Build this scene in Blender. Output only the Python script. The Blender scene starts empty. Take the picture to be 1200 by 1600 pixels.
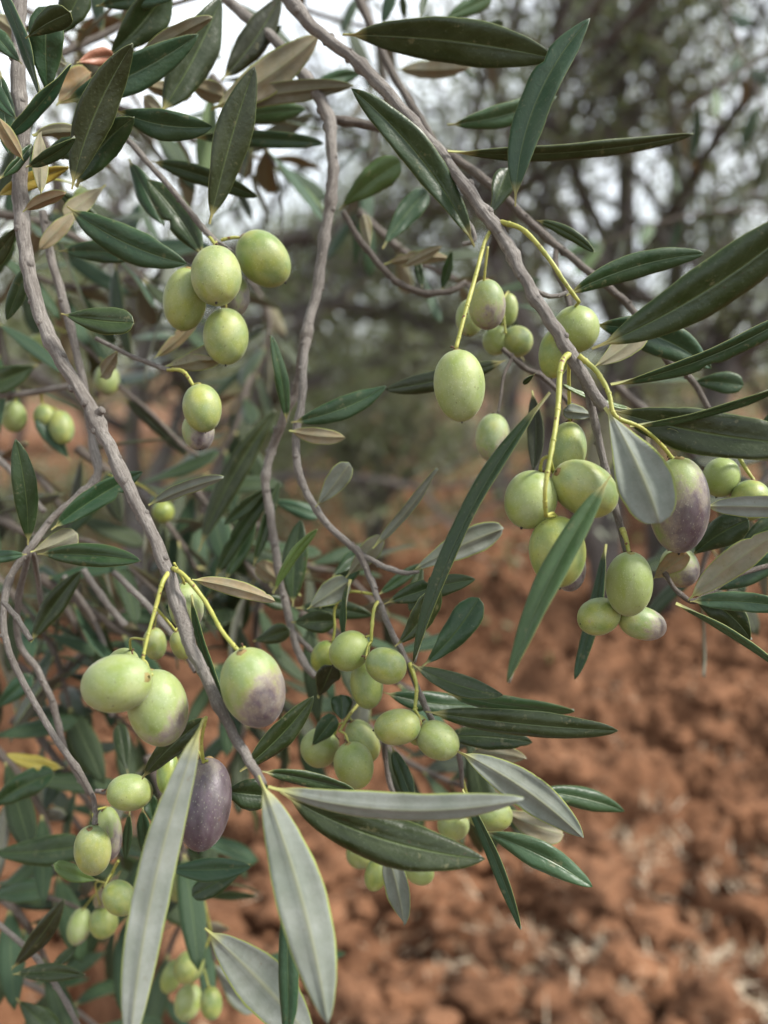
import bpy, bmesh, math, random
import numpy as np
from mathutils import Vector, Matrix, noise, Quaternion
R = math.radians
rnd = random.Random(7)
sc = bpy.context.scene
col = sc.collection

# ------------------------------------------------------------------ camera
FPX, PITCH, CAMH = 1280.0, 9.8, 1.5
cd = bpy.data.cameras.new('camera'); cam = bpy.data.objects.new('camera', cd); col.objects.link(cam)
cam.location = (0, 0, CAMH); cam.rotation_euler = (R(90 - PITCH), 0, 0)
cd.sensor_fit = 'VERTICAL'; cd.sensor_height = 36; cd.lens = 36 * FPX / 1600
cd.clip_start = 0.01; cd.clip_end = 2000
cd.dof.use_dof = True; cd.dof.focus_distance = 0.285; cd.dof.aperture_fstop = cd.lens / 4.9
cd.dof.aperture_blades = 0
sc.camera = cam
# ------------------------------------------------------------------ world, sun, exposure
SUN_EL, SUN_AZ = 47, 80         # azimuth: degrees to the right of straight behind the camera
w = bpy.data.worlds.new('World'); sc.world = w; w.use_nodes = True
nt = w.node_tree; bg = nt.nodes['Background']
sky = nt.nodes.new('ShaderNodeTexSky'); sky.sky_type = 'NISHITA'; sky.sun_disc = False
sky.sun_elevation = R(SUN_EL); sky.sun_rotation = R(180 - SUN_AZ)
tc = nt.nodes.new('ShaderNodeTexCoord'); cn = nt.nodes.new('ShaderNodeTexNoise')
cn.inputs['Scale'].default_value = 3.0; cn.inputs['Detail'].default_value = 5
nt.links.new(tc.outputs['Generated'], cn.inputs['Vector'])
cr = nt.nodes.new('ShaderNodeValToRGB')
cr.color_ramp.elements[0].position = .3; cr.color_ramp.elements[0].color = (11.6, 12.6, 13.6, 1)
cr.color_ramp.elements[1].position = .7; cr.color_ramp.elements[1].color = (16.5, 17.0, 17.6, 1)
nt.links.new(cn.outputs['Fac'], cr.inputs['Fac'])
mx = nt.nodes.new('ShaderNodeMix'); mx.data_type = 'RGBA'; mx.inputs[0].default_value = .82
nt.links.new(sky.outputs[0], mx.inputs[6]); nt.links.new(cr.outputs[0], mx.inputs[7])
nt.links.new(mx.outputs[2], bg.inputs['Color']); bg.inputs['Strength'].default_value = 0.10
sl = bpy.data.lights.new('sun', 'SUN'); sl.energy = 5.0; sl.angle = R(9); sl.color = (1, .955, .89)
so = bpy.data.objects.new('sun', sl); col.objects.link(so)
az, el = R(SUN_AZ), R(SUN_EL)
sdir = Vector((math.sin(az) * math.cos(el), -math.cos(az) * math.cos(el), math.sin(el)))   # towards the sun
so.rotation_euler = sdir.to_track_quat('Z', 'Y').to_euler(); so.location = sdir * 5
vs = sc.view_settings; vs.view_transform = 'Standard'; vs.look = 'None'; vs.gamma = 1
vs.exposure = 0.40; vs.use_curve_mapping = False
sc.cycles.max_bounces = 6; sc.cycles.transparent_max_bounces = 4

# ------------------------------------------------------------------ helpers
CM = Matrix.Translation(cam.location) @ cam.rotation_euler.to_matrix().to_4x4()
CAMP = Vector(cam.location)
def at(x, y, d):                    # photo pixel and depth in metres -> world point
    return CM @ Vector(((x - 600) / FPX * d, (800 - y) / FPX * d, -d))
def ground_at(x, y):
    v = at(x, y, 1) - CAMP
    return CAMP + v * (-CAMH / v.z)
def tag(o, label=None, cat=None, group=None, kind=None):
    if label: o['label'] = label
    if cat: o['category'] = cat
    if group: o['group'] = group
    if kind: o['kind'] = kind
    return o
def empty(name, loc, label, cat, group=None):
    o = bpy.data.objects.new(name, None); o.location = loc; o.empty_display_size = .01
    col.objects.link(o); return tag(o, label, cat, group)
WL = {}
def wloc(o):
    return WL.get(o.name, Vector(o.location))
def link(name, me, parent=None, loc=None):
    o = bpy.data.objects.new(name, me); col.objects.link(o)
    loc = Vector(loc) if loc is not None else Vector((0, 0, 0))
    if parent is not None:
        o.parent = parent; o.location = loc - wloc(parent)
    else:
        o.location = loc
    WL[o.name] = loc
    return o
def mesh(name, verts, faces, mats, mi=None, uv=None, smooth=True):
    me = bpy.data.meshes.new(name)
    me.from_pydata([tuple(v) for v in verts], [], faces)
    for m in mats: me.materials.append(m)
    if mi is not None: me.polygons.foreach_set('material_index', mi)
    if smooth: me.polygons.foreach_set('use_smooth', [True] * len(faces))
    if uv is not None:
        l = me.uv_layers.new(name='UVMap'); fl = []
        for f in faces:
            for v in f: fl += uv[v]
        l.data.foreach_set('uv', fl)
    me.update(); return me

# ------------------------------------------------------------------ materials
class NT:
    def __init__(s, name):
        s.m = bpy.data.materials.new(name); s.m.use_nodes = True; s.t = s.m.node_tree
        s.b = s.t.nodes['Principled BSDF']; s.out = s.t.nodes['Material Output']
    def n(s, typ, **k):
        x = s.t.nodes.new('ShaderNode' + typ)
        for a, b in k.items(): setattr(x, a, b)
        return x
    def l(s, a, b): s.t.links.new(a, b)
    def coord(s, out='Object', scale=None):
        c = s.n('TexCoord').outputs[out]
        if scale is None: return c
        m = s.n('Mapping'); m.inputs['Scale'].default_value = scale; s.l(c, m.inputs[0]); return m.outputs[0]
    def noise(s, vec, scale, detail=3, rough=.55, dist=0):
        x = s.n('TexNoise'); x.inputs['Scale'].default_value = scale; x.inputs['Detail'].default_value = detail
        x.inputs['Roughness'].default_value = rough; x.inputs['Distortion'].default_value = dist
        s.l(vec, x.inputs['Vector']); return x.outputs['Fac']
    def ramp(s, fac, stops):
        r = s.n('ValToRGB'); e = r.color_ramp.elements
        while len(e) < len(stops): e.new(.5)
        for q, (p, c) in zip(e, stops):
            q.position = p; q.color = (c, c, c, 1) if not hasattr(c, '__len__') else (*c, 1)
        s.l(fac, r.inputs['Fac']); return r.outputs['Color']
    def mix(s, fac, a, b, mode='MIX'):
        x = s.n('Mix', data_type='RGBA', blend_type=mode)
        for i, v in ((0, fac), (6, a), (7, b)):
            if isinstance(v, (int, float)): x.inputs[i].default_value = v
            elif isinstance(v, tuple): x.inputs[i].default_value = (*v, 1)
            else: s.l(v, x.inputs[i])
        return x.outputs[2]
    def math(s, op, a, b=0.0, clamp=False):
        x = s.n('Math', operation=op, use_clamp=clamp)
        for i, v in ((0, a), (1, b)):
            if isinstance(v, (int, float)): x.inputs[i].default_value = v
            else: s.l(v, x.inputs[i])
        return x.outputs[0]
    def attr(s, name):
        x = s.n('Attribute', attribute_type='OBJECT', attribute_name=name); return x.outputs['Fac']
    def rand(s): return s.n('ObjectInfo').outputs['Random']
    def bump(s, h, strength=.3, dist=.001):
        b = s.n('Bump'); b.inputs['Strength'].default_value = strength; b.inputs['Distance'].default_value = dist
        s.l(h, b.inputs['Height']); s.l(b.outputs[0], s.b.inputs['Normal'])
    def set(s, **k):
        for a, v in k.items():
            i = s.b.inputs[a.replace('_', ' ')]
            if isinstance(v, (int, float)): i.default_value = v
            elif isinstance(v, tuple): i.default_value = (*v, 1)
            else: s.l(v, i)
    def translucent(s, fac, colour):
        t = s.n('BsdfTranslucent'); m = s.n('MixShader'); m.inputs[0].default_value = fac
        if isinstance(colour, tuple): t.inputs[0].default_value = (*colour, 1)
        else: s.l(colour, t.inputs[0])
        s.l(s.b.outputs[0], m.inputs[1]); s.l(t.outputs[0], m.inputs[2]); s.l(m.outputs[0], s.out.inputs[0])

def leaf_uv(N):
    """returns u distance from midrib (0..1) and v along (0..1)"""
    uvn = N.n('UVMap', uv_map='UVMap'); sp = N.n('SeparateXYZ'); N.l(uvn.outputs[0], sp.inputs[0])
    u = N.math('ABSOLUTE', N.math('MULTIPLY', N.math('SUBTRACT', sp.outputs[0], .5), 2.0))
    return uvn.outputs[0], u, sp.outputs[1]
def leaf_top_mat(name, stops, speck=.10):
    N = NT(name); uv, u, v = leaf_uv(N); oc = N.coord('Object')
    base = N.ramp(N.attr('tone'), stops)
    big = N.noise(oc, 90, 4, .6); fine = N.noise(oc, 900, 2, .7)
    c = N.mix(N.ramp(big, [(.3, 0), (.75, 1)]), base, N.mix(.14, base, (.16, .20, .10)))
    c = N.mix(N.math('MULTIPLY', N.ramp(fine, [(.62, 0), (.72, 1)]), speck * 2.2, True), c, (.15, .18, .12))
    c = N.mix(N.math('MULTIPLY', N.ramp(N.noise(oc, 240, 3, .7), [(.62, 0), (.70, 1)]), .4), c, (.17, .16, .08))
    c = N.mix(N.math('MULTIPLY', N.ramp(N.noise(oc, 330, 4, .75), [(.66, 0), (.70, 1)]), .8), c, (.05, .03, .015))
    # feathered side veins
    wv = N.n('TexWave', wave_type='BANDS', bands_direction='DIAGONAL'); cmb = N.n('CombineXYZ')
    N.l(N.math('MULTIPLY', u, -.55), cmb.inputs[0]); N.l(N.math('MULTIPLY', v, 3.2), cmb.inputs[1]); N.l(cmb.outputs[0], wv.inputs['Vector'])
    wv.inputs['Scale'].default_value = 2.2; wv.inputs['Distortion'].default_value = 1.2; wv.inputs['Detail'].default_value = 2
    c = N.mix(N.math('MULTIPLY', N.ramp(wv.outputs['Fac'], [(.86, 0), (1, 1)]), .035), c, (.16, .22, .09))
    rib = N.ramp(u, [(.0, 1), (.075, 0)])
    c = N.mix(N.math('MULTIPLY', rib, .38), c, (.16, .22, .08))
    c = N.mix(N.ramp(u, [(.95, 0), (1, .55)]), c, (.20, .25, .09))
    c = N.mix(N.ramp(v, [(.04, 1), (.12, 0)]), c, (.36, .33, .13))
    N.set(Base_Color=c, Roughness=N.ramp(big, [(.25, .28), (.75, .52)]), Specular_IOR_Level=.36)
    h = N.math('ADD', N.math('MULTIPLY', fine, .35), N.math('ADD', N.math('MULTIPLY', wv.outputs['Fac'], .06), N.math('MULTIPLY', rib, -1.0)))
    N.bump(N.math('ADD', h, N.math('MULTIPLY', big, 2.2)), .5, .0005)
    N.translucent(.05, N.mix(.3, c, (.25, .40, .04)))
    return N.m
def leaf_under_mat(name, stops):
    N = NT(name); uv, u, v = leaf_uv(N); oc = N.coord('Object')
    base = N.ramp(N.attr('under'), stops)
    big = N.noise(oc, 120, 4, .65); fine = N.noise(oc, 1500, 2, .6)
    c = N.mix(N.ramp(big, [(.35, 0), (.7, .55)]), base, N.mix(.5, base, (.42, .45, .43)))
    c = N.mix(N.ramp(N.noise(oc, 45, 5, .7), [(.38, .8), (.58, 0)]), c, N.mix(.5, c, (.08, .11, .075)))
    c = N.mix(N.ramp(N.noise(oc, 420, 3, .7), [(.66, 0), (.72, .6)]), c, (.13, .10, .06))
    c = N.mix(N.ramp(fine, [(.35, .35), (.6, 0)]), c, N.mix(.5, c, (.16, .18, .12)))
    rib = N.ramp(u, [(.02, 1), (.13, 0)])
    c = N.mix(N.math('MULTIPLY', rib, .55), c, (.24, .25, .14))
    c = N.mix(N.ramp(N.math('ADD', u, N.math('MULTIPLY', big, .12)), [(.98, 0), (1, .9)]), c, (.27, .32, .08))
    c = N.mix(N.ramp(v, [(.04, 1), (.14, 0)]), c, (.40, .40, .14))
    N.set(Base_Color=c, Roughness=.75, Specular_IOR_Level=.25, Sheen_Weight=.12, Sheen_Roughness=.6)
    N.bump(N.math('ADD', N.math('MULTIPLY', fine, .5), N.math('ADD', rib, N.math('MULTIPLY', big, 1.2))), .4, .0004)
    N.translucent(.16, N.mix(.5, c, (.45, .40, .06)))
    return N.m
TOPS = [(0, (.013, .015, .004)), (.25, (.015, .029, .005)), (.5, (.012, .038, .010)), (.75, (.017, .054, .026)), (1, (.075, .125, .030))]
UNDS = [(0, (.205, .225, .195)), (.4, (.14, .15, .11)), (.7, (.25, .21, .12)), (1, (.30, .17, .055))]
M_TOP = leaf_top_mat('leaf_upper_face', TOPS)
M_UND = leaf_under_mat('leaf_lower_face', UNDS)
M_YEL = leaf_top_mat('leaf_yellowed', [(0, (.26, .15, .02)), (1, (.30, .25, .04))])
M_SAL = leaf_top_mat('leaf_withered', [(0, (.30, .12, .075)), (1, (.42, .19, .12))])
N = NT('leaf_margin'); N.set(Base_Color=N.mix(N.rand(), (.10, .13, .045), (.33, .36, .12)), Roughness=.6); M_MAR = N.m
N.translucent(.25, (.5, .55, .12))

def bark_mat(name, a, b, c, sc_=1.0):
    N = NT(name); oc = N.coord('Object')
    st = N.noise(N.coord('UV', (22, 7, 1)), 1.0, 6, .8, .1); sp = N.noise(oc, 700 * sc_, 3, .7); bg_ = N.noise(oc, 60 * sc_, 3)
    x = N.mix(N.ramp(st, [(.38, 0), (.62, 1)]), a, b)
    x = N.mix(N.ramp(bg_, [(.4, 0), (.7, .7)]), x, c)
    x = N.mix(N.ramp(sp, [(.60, 0), (.70, .6)]), x, (.38, .35, .31))
    x = N.mix(N.ramp(sp, [(.28, .6), (.38, 0)]), x, (.05, .035, .03))
    N.set(Base_Color=x, Roughness=.58, Specular_IOR_Level=.4)
    N.bump(N.math('ADD', N.math('MULTIPLY', st, 1.6), N.math('MULTIPLY', sp, .7)), .8, .0009 / sc_)
    return N.m
M_BARK = bark_mat('bark_grey', (.125, .108, .092), (.34, .315, .285), (.085, .068, .055))
M_BARKB = bark_mat('bark_brown', (.08, .062, .048), (.19, .165, .140), (.06, .042, .030))
N = NT('green_stalk'); oc = N.coord('Object')
x = N.mix(N.ramp(N.noise(oc, 160, 3), [(.35, 0), (.65, 1)]), (.24, .26, .045), (.37, .36, .085))
x = N.mix(N.ramp(N.noise(oc, 420, 2), [(.64, 0), (.70, 1)]), x, (.14, .06, .025))
N.set(Base_Color=x, Roughness=.5, Subsurface_Weight=0.0); N.bump(N.noise(oc, 500, 2), .3, .0005); M_STALK = N.m
N = NT('calyx'); N.set(Base_Color=N.mix(N.rand(), (.17, .10, .04), (.25, .22, .07)), Roughness=.8); M_CAL = N.m
N = NT('dry_flower_remains'); N.set(Base_Color=(.09, .045, .025), Roughness=.85); M_CALD = N.m
N = NT('fruit_tip'); N.set(Base_Color=(.02, .014, .012), Roughness=.7); M_TIP = N.m

# olive skin: object z runs 0 (stalk) to 1 (tip)
N = NT('olive_skin'); oc = N.coord('Object'); sp = N.n('SeparateXYZ'); N.l(oc, sp.inputs[0])
add = N.n('VectorMath', operation='ADD'); N.l(oc, add.inputs[0]); cx = N.n('CombineXYZ')
r = N.rand()
for i in range(3): N.l(N.math('MULTIPLY', r, 17.0 + 5 * i), cx.inputs[i])
N.l(cx.outputs[0], add.inputs[1]); ov = add.outputs[0]
n1 = N.noise(ov, 2.2, 3, .5); n2 = N.noise(ov, 9, 4, .6); n3 = N.noise(ov, 55, 2, .6)
green = N.mix(N.ramp(n1, [(.35, 0), (.68, 1)]), N.mix(r, (.135, .205, .038), (.20, .265, .052)), N.mix(r, (.31, .325, .052), (.225, .30, .060)))
purple = N.mix(N.ramp(n2, [(.3, 0), (.7, 1)]), (.026, .008, .020), (.058, .028, .052))
mauve = N.mix(N.ramp(n2, [(.3, 0), (.7, 1)]), (.17, .115, .11), (.26, .195, .175))
g = N.math('ADD', N.math('MULTIPLY', N.math('SUBTRACT', sp.outputs[2], .60), 1.25), N.math('MULTIPLY', N.math('SUBTRACT', n1, .5), 1.9))
k = N.math('ADD', N.math('SUBTRACT', N.math('MULTIPLY', N.attr('ripe'), 2.2), .95), g)
k = N.math('ADD', k, N.math('MULTIPLY', sp.outputs[0], .75))
k = N.math('ADD', k, N.math('MULTIPLY', N.math('SUBTRACT', n2, .5), 1.1))
k = N.math('ADD', k, N.math('MULTIPLY', N.math('SUBTRACT', n3, .5), .5))
c = N.mix(N.ramp(k, [(-.0, 0), (.45, .85)]), green, mauve)
c = N.mix(N.ramp(k, [(.35, 0), (.85, .97)]), c, purple)
# waxy bloom, patchy, rubbed off here and there
bloom = N.math('MULTIPLY', N.ramp(N.noise(ov, 3.2, 5, .65, .4), [(.34, .15), (.66, .72)]), N.attr('bloom'))
c = N.mix(bloom, c, N.mix(.42, c, (.43, .45, .39)))
dots = N.n('TexVoronoi', feature='F1'); dots.inputs['Scale'].default_value = 21; N.l(ov, dots.inputs['Vector'])
c = N.mix(N.ramp(dots.outputs['Distance'], [(.11, .5), (.25, 0)]), c, N.mix(.42, c, (.62, .66, .46)))
c = N.mix(N.ramp(N.noise(ov, 20, 3, .6), [(.67, 0), (.70, .75)]), c, (.09, .06, .03))
N.set(Base_Color=c, Roughness=N.ramp(bloom, [(.1, .33), (.6, .58)]), Specular_IOR_Level=.5, Sheen_Weight=.13, Sheen_Roughness=.3,
      Subsurface_Weight=.06, Subsurface_Scale=.12)
N.b.inputs['Subsurface Radius'].default_value = (.02, .025, .008)
N.bump(N.math('ADD', N.math('MULTIPLY', n3, .5), N.math('MULTIPLY', n2, .8)), .10, .03); M_OLV = N.m

# ------------------------------------------------------------------ geometry builders
def smooth_path(P, n_sub=6):
    """Catmull-Rom through P = [(Vector, radius)]"""
    out = []
    Q = [P[0]] + list(P) + [P[-1]]
    for i in range(1, len(Q) - 2):
        p0, p1, p2, p3 = Q[i - 1], Q[i], Q[i + 1], Q[i + 2]
        for k in range(n_sub):
            t = k / n_sub
            v = .5 * ((2 * p1[0]) + (p2[0] - p0[0]) * t + (2 * p0[0] - 5 * p1[0] + 4 * p2[0] - p3[0]) * t * t + (3 * p1[0] - p0[0] - 3 * p2[0] + p3[0]) * t ** 3)
            out.append((v, p1[1] * (1 - t) + p2[1] * t))
    out.append(P[-1]); return out
class MB:
    def __init__(s): s.v = []; s.f = []; s.m = []; s.uv = []
    def tube(s, path, sides=10, mi=0, knob=0.0, wob=.05, cap=True):
        b = len(s.v); n = len(path); T = (path[1][0] - path[0][0]).normalized()
        up = T.orthogonal().normalized(); L = 0
        seed = rnd.random() * 50; nodes = sorted(rnd.random() for _ in range(max(1, n // 7)))
        for i, (p, r) in enumerate(path):
            if i < n - 1: T = (path[i + 1][0] - p)
            if i: T = T + (p - path[i - 1][0]); L += (p - path[i - 1][0]).length
            T.normalize(); up = (up - T * up.dot(T)).normalized(); sd = T.cross(up); t = i / max(1, n - 1)
            kb = sum(math.exp(-((t - q) * n / .8) ** 2) for q in nodes) * knob
            for j in range(sides):
                a = 2 * math.pi * j / sides
                rr = r * (1 + kb + wob * noise.noise(Vector((math.cos(a) * 1.5 + seed, math.sin(a) * 1.5, L / max(r, 1e-5) * .25))))
                s.v.append(p + (up * math.cos(a) + sd * math.sin(a)) * rr)
                s.uv.append((j / sides, L / max(r, 1e-5) * .05))
            if i:
                for j in range(sides):
                    j2 = (j + 1) % sides; a0 = b + (i - 1) * sides
                    s.f.append((a0 + j, a0 + j2, a0 + sides + j2, a0 + sides + j)); s.m.append(mi)
        if cap:
            for e, fl in ((b, 1), (b + (n - 1) * sides, 0)):
                f = tuple(e + j for j in range(sides)); s.f.append(f[::-1] if fl else f); s.m.append(mi)
    def ball(s, c, r, mi=0, seg=8, rings=6, ax=(1, 1, 1)):
        b = len(s.v)
        for i in range(rings + 1):
            th = math.pi * i / rings
            for j in range(seg):
                a = 2 * math.pi * j / seg
                s.v.append(c + Vector((math.sin(th) * math.cos(a) * ax[0], math.sin(th) * math.sin(a) * ax[1], math.cos(th) * ax[2])) * r); s.uv.append((j / seg, i / rings))
        for i in range(rings):
            for j in range(seg):
                j2 = (j + 1) % seg
                s.f.append((b + i * seg + j, b + (i + 1) * seg + j, b + (i + 1) * seg + j2, b + i * seg + j2)); s.m.append(mi)
    def build(s, name, mats, parent=None, loc=None):
        o0 = Vector(loc) if loc is not None else s.v[0].copy()
        me = mesh(name, [v - o0 for v in s.v], s.f, mats, s.m, s.uv)
        return link(name, me, parent, o0)

def width_profile(t, shape):
    if t <= .05: return .05
    s = (t - .05) / .95
    a, b = {'lance': (.80, .78), 'spat': (1.0, .48), 'long': (.62, .62)}[shape]
    m = a / (a + b); f = (s ** a) * ((1 - s) ** b) / ((m ** a) * ((1 - m) ** b))
    return max(.05 if t < .2 else .012, f)
def leaf_mesh(C, W, roll, shape='lance', fold=.22, curl=.22, wave=.05, twist=0, nl=18, nc=8, thick=.0004, view=None, mats=None, rim=True, seed=0):
    """C(t) centre line, W full width in metres; upper face first. Returns mesh around C(0)."""
    o0 = C(0); rows = []; V = []; F = []; MI = []; UV = []
    ph = rnd.random() * 6
    nick = (rnd.uniform(.3, .9), rnd.choice((-1, 1)), rnd.uniform(.15, .5), rnd.uniform(.012, .04)) if rnd.random() < .22 else None
    for i in range(nl + 1):
        t = i / nl; t = t if shape == 'x' else (t * .9 + .1 * (3 * t * t - 2 * t ** 3))
        p = C(t); T = (C(min(1, t + .02)) - C(max(0, t - .02))).normalized()
        vw = (view - p).normalized() if view is not None else Vector((0, 0, 1))
        S = T.cross(vw)
        S = S.normalized() if S.length > 1e-4 else T.orthogonal().normalized()
        Nn = S.cross(T)
        q = Quaternion(T, R(roll + twist * (t - .5)))
        S = q @ S; Nn = q @ Nn
        hw = W / 2 * width_profile(t, shape)
        hw *= 1 + .09 * noise.noise(Vector((t * 5, ph, seed))) + .03 * noise.noise(Vector((t * 22, ph, seed)))
        rows.append((p, S, Nn, hw, t))
    n1 = nc + 1
    for side in (0, 1):
        for (p, S, Nn, hw, t) in rows:
            env = math.sin(math.pi * min(1, t)) ** .5
            for j in range(n1):
                u = -1 + 2 * j / nc
                hs = hw * (1 - nick[2] * math.exp(-((t - nick[0]) / nick[3]) ** 2)) if nick and u * nick[1] > 0 else hw
                h = hw * env * (fold * abs(u) - curl * u ** 4) + W * wave * math.sin(t * 13 + ph + (1.5 if u > 0 else 0)) * u * u * env
                z = h - (thick * (1 - .6 * u * u) if side else 0)
                if side == 0 and abs(u) < .05: z -= thick * .5
                if side == 1 and abs(u) < .05: z -= thick * 2.2
                V.append(p - o0 + S * (u * hs) + Nn * z); UV.append(((u + 1) / 2, t))
    B = len(rows) * n1
    for i in range(nl):
        for j in range(nc):
            a = i * n1 + j
            F.append((a, a + n1, a + n1 + 1, a + 1)); MI.append(0)
            F.append((B + a, B + a + 1, B + a + n1 + 1, B + a + n1)); MI.append(1)
        for e in (0, nc):
            a = i * n1 + e; f = (a, B + a, B + a + n1, a + n1)
            F.append(f if e == 0 else f[::-1]); MI.append(2)
    # close the tip
    for j in range(nc):
        a = nl * n1 + j; F.append((a, B + a, B + a + 1, a + 1)); MI.append(2)
    # S x T = N: make sure the first face looks along N
    me = mesh('leaf', V, F, mats or [M_TOP, M_UND, M_MAR], MI, UV)
    return me
def check_flip(me, ref):   # upper face (material 0) must look along ref on average
    s = Vector((0, 0, 0))
    for p in me.polygons:
        if p.material_index == 0: s += p.normal * p.area
    if s.dot(ref) < 0: me.flip_normals()

TONE = {'T': .3, 'D': .05, 'G': .5, 'N': .78, 'L': .98}
def leaf(parent, bx, by, tx, ty, wpx, d, kind='T', roll=0, bow=0, dt=None, shape=None, tone=None, fold=None, twist=None, curl=None):
    """kinds: T dark top, D brownest top, G deep green, N blue-green, L light green, U silver underside, B tan underside,
       Y yellow, S withered; roll turns the blade about its midrib"""
    dt = rnd.uniform(-.012, .012) if dt is None else dt
    P0 = at(bx, by, d); P2 = at(tx, ty, d + dt)
    L = (P2 - P0).length; dx, dy = tx - bx, ty - by; ln = math.hypot(dx, dy)
    mxp, myp = (bx + tx) / 2 + dy / ln * bow * 2, (by + ty) / 2 - dx / ln * bow * 2
    P1 = at(mxp, myp, d + dt / 2 + rnd.uniform(-.05, .05) * L)
    C = lambda t: P0 * (1 - t) ** 2 + P1 * 2 * t * (1 - t) + P2 * t * t
    W = wpx * (d + dt / 2) / FPX
    under = kind in 'UB'
    rl = roll + rnd.uniform(-10, 10) + (180 if under else 0)
    if abs(roll) < 50: W *= (.97 if under else .88) / max(.7, math.cos(R(min(abs(roll), 50))))
    if shape is None: shape = 'long' if ln / max(wpx, 1) > 5 else ('spat' if ln / max(wpx, 1) < 3.0 else 'lance')
    mats = [M_YEL, M_YEL, M_MAR] if kind == 'Y' else [M_SAL, M_SAL, M_MAR] if kind == 'S' else None
    me = leaf_mesh(C, W, rl, shape, rnd.uniform(.1, .5) if fold is None else fold, rnd.uniform(.1, .45) if curl is None else curl, rnd.uniform(.02, .07),
                   rnd.uniform(-60, 60) if twist is None else twist, 30 if ln > 90 else 14, 8, .00042, CAMP, mats)
    # true upper direction at the middle
    T = (C(.52) - C(.48)).normalized(); vw = (CAMP - C(.5)).normalized(); S = T.cross(vw).normalized(); ref = Quaternion(T, R(rl)) @ S.cross(T)
    check_flip(me, ref)
    o = link('leaf', me, parent, P0)
    o['tone'] = float(tone if tone is not None else TONE.get(kind, rnd.uniform(.2, .6)) + rnd.uniform(-.08, .08))
    o['under'] = float(rnd.uniform(.62, .95) if kind == 'B' else rnd.uniform(0, .12) if kind == 'U' else rnd.uniform(.1, .5))
    if kind == 'U': o['label'] = 'leaf showing its silvery grey underside'
    if kind == 'B': o['label'] = 'leaf showing its tan brown underside'
    if kind == 'Y': o['label'] = 'yellow ageing leaf'
    if kind == 'S': o['label'] = 'withered salmon coloured leaf'
    return o
def stem(parent, *lines, mat=None, name='stem', knob=.20, sides=12):
    """lines: lists of (px, py, depth, radius px); the first is the stem, the rest are side twigs"""
    for q, ln in enumerate(lines):
        m = MB()
        P = [(at(x, y, d), r * d / FPX) for x, y, d, r in ln]
        P = [(p + (p - CAMP).normalized() * (rnd.uniform(-.0012, .0012)), r) for p, r in P]
        # small kinks between the traced points, like the zigzag of real shoots
        sp_ = smooth_path(P, 7); sd = rnd.random() * 90
        sp_ = [(p + Vector((noise.noise(Vector((i * .33, sd, 0))), noise.noise(Vector((i * .33, sd, 7))), noise.noise(Vector((i * .33, sd, 3))))) * r * .28, r) for i, (p, r) in enumerate(sp_)]
        m.tube(sp_, sides, 0, knob, .14)
        k = rnd.randint(2, 5)
        while k < len(sp_) - 2:            # leaf scars and dormant buds, raised
            p, r = sp_[k]; T = (sp_[k + 1][0] - p).normalized(); o_ = Quaternion(T, rnd.uniform(0, 6.28)) @ T.orthogonal().normalized()
            m.ball(p + o_ * r * .78, r * rnd.uniform(.42, .75), 0, 7, 5); 
            if rnd.random() < .6: m.ball(p - o_ * r * .78, r * rnd.uniform(.35, .55), 0, 7, 5)
            k += rnd.randint(4, 9)
        m.build(name if q == 0 else 'side_twig', [mat or M_BARK], parent)

def olive_mesh(seed):
    rr = random.Random(seed); pt = rr.uniform(.0, .06); fat = rr.uniform(-.04, .05)
    m = MB(); seg, rings = 26, 20; b = 0
    for i in range(rings + 1):
        th = math.pi * i / rings; z = .5 - .5 * math.cos(th)
        rad = .5 * math.sin(th) ** .94 * (1 + fat * math.cos(th))
        if z > .85: rad *= 1 - pt * (z - .85) / .15
        for j in range(seg):
            a = 2 * math.pi * j / seg
            nn = 1 + .018 * noise.noise(Vector((math.cos(a) * 1.3 + seed, math.sin(a) * 1.3, z * 2)))
            m.v.append(Vector((math.cos(a) * rad * nn, math.sin(a) * rad * nn, z + (.012 if i == 0 else 0)))); m.uv.append((j / seg, z))
    for i in range(rings):
        for j in range(seg):
            j2 = (j + 1) % seg; m.f.append((i * seg + j, (i + 1) * seg + j, (i + 1) * seg + j2, i * seg + j2)); m.m.append(0)
    # ragged calyx cap and the dark style scar
    k = len(m.v)
    for q, (rd, zz) in enumerate(((.03, -.02), (.075, -.006), (.10, .010))):
        for j in range(12):
            a = 2 * math.pi * j / 12; rj = rd * (1 + (rr.uniform(-.25, .3) if q == 2 else 0))
            m.v.append(Vector((math.cos(a) * rj, math.sin(a) * rj, zz + .004))); m.uv.append((0, 0))
    for q in range(2):
        for j in range(12):
            j2 = (j + 1) % 12; m.f.append((k + q * 12 + j, k + q * 12 + 12 + j, k + q * 12 + 12 + j2, k + q * 12 + j2)); m.m.append(1)
    m.ball(Vector((0, 0, 1.0)), .028 if seed % 2 else .018, 2, 6, 5, (1, 1, 1.4))
    me = mesh('olive', m.v, m.f, [M_OLV, M_CAL, M_TIP], m.m, m.uv)
    bm = bmesh.new(); bm.from_mesh(me); bmesh.ops.recalc_face_normals(bm, faces=bm.faces); bm.to_mesh(me); bm.free()
    return me
OLV = [olive_mesh(s) for s in range(6)]
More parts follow.
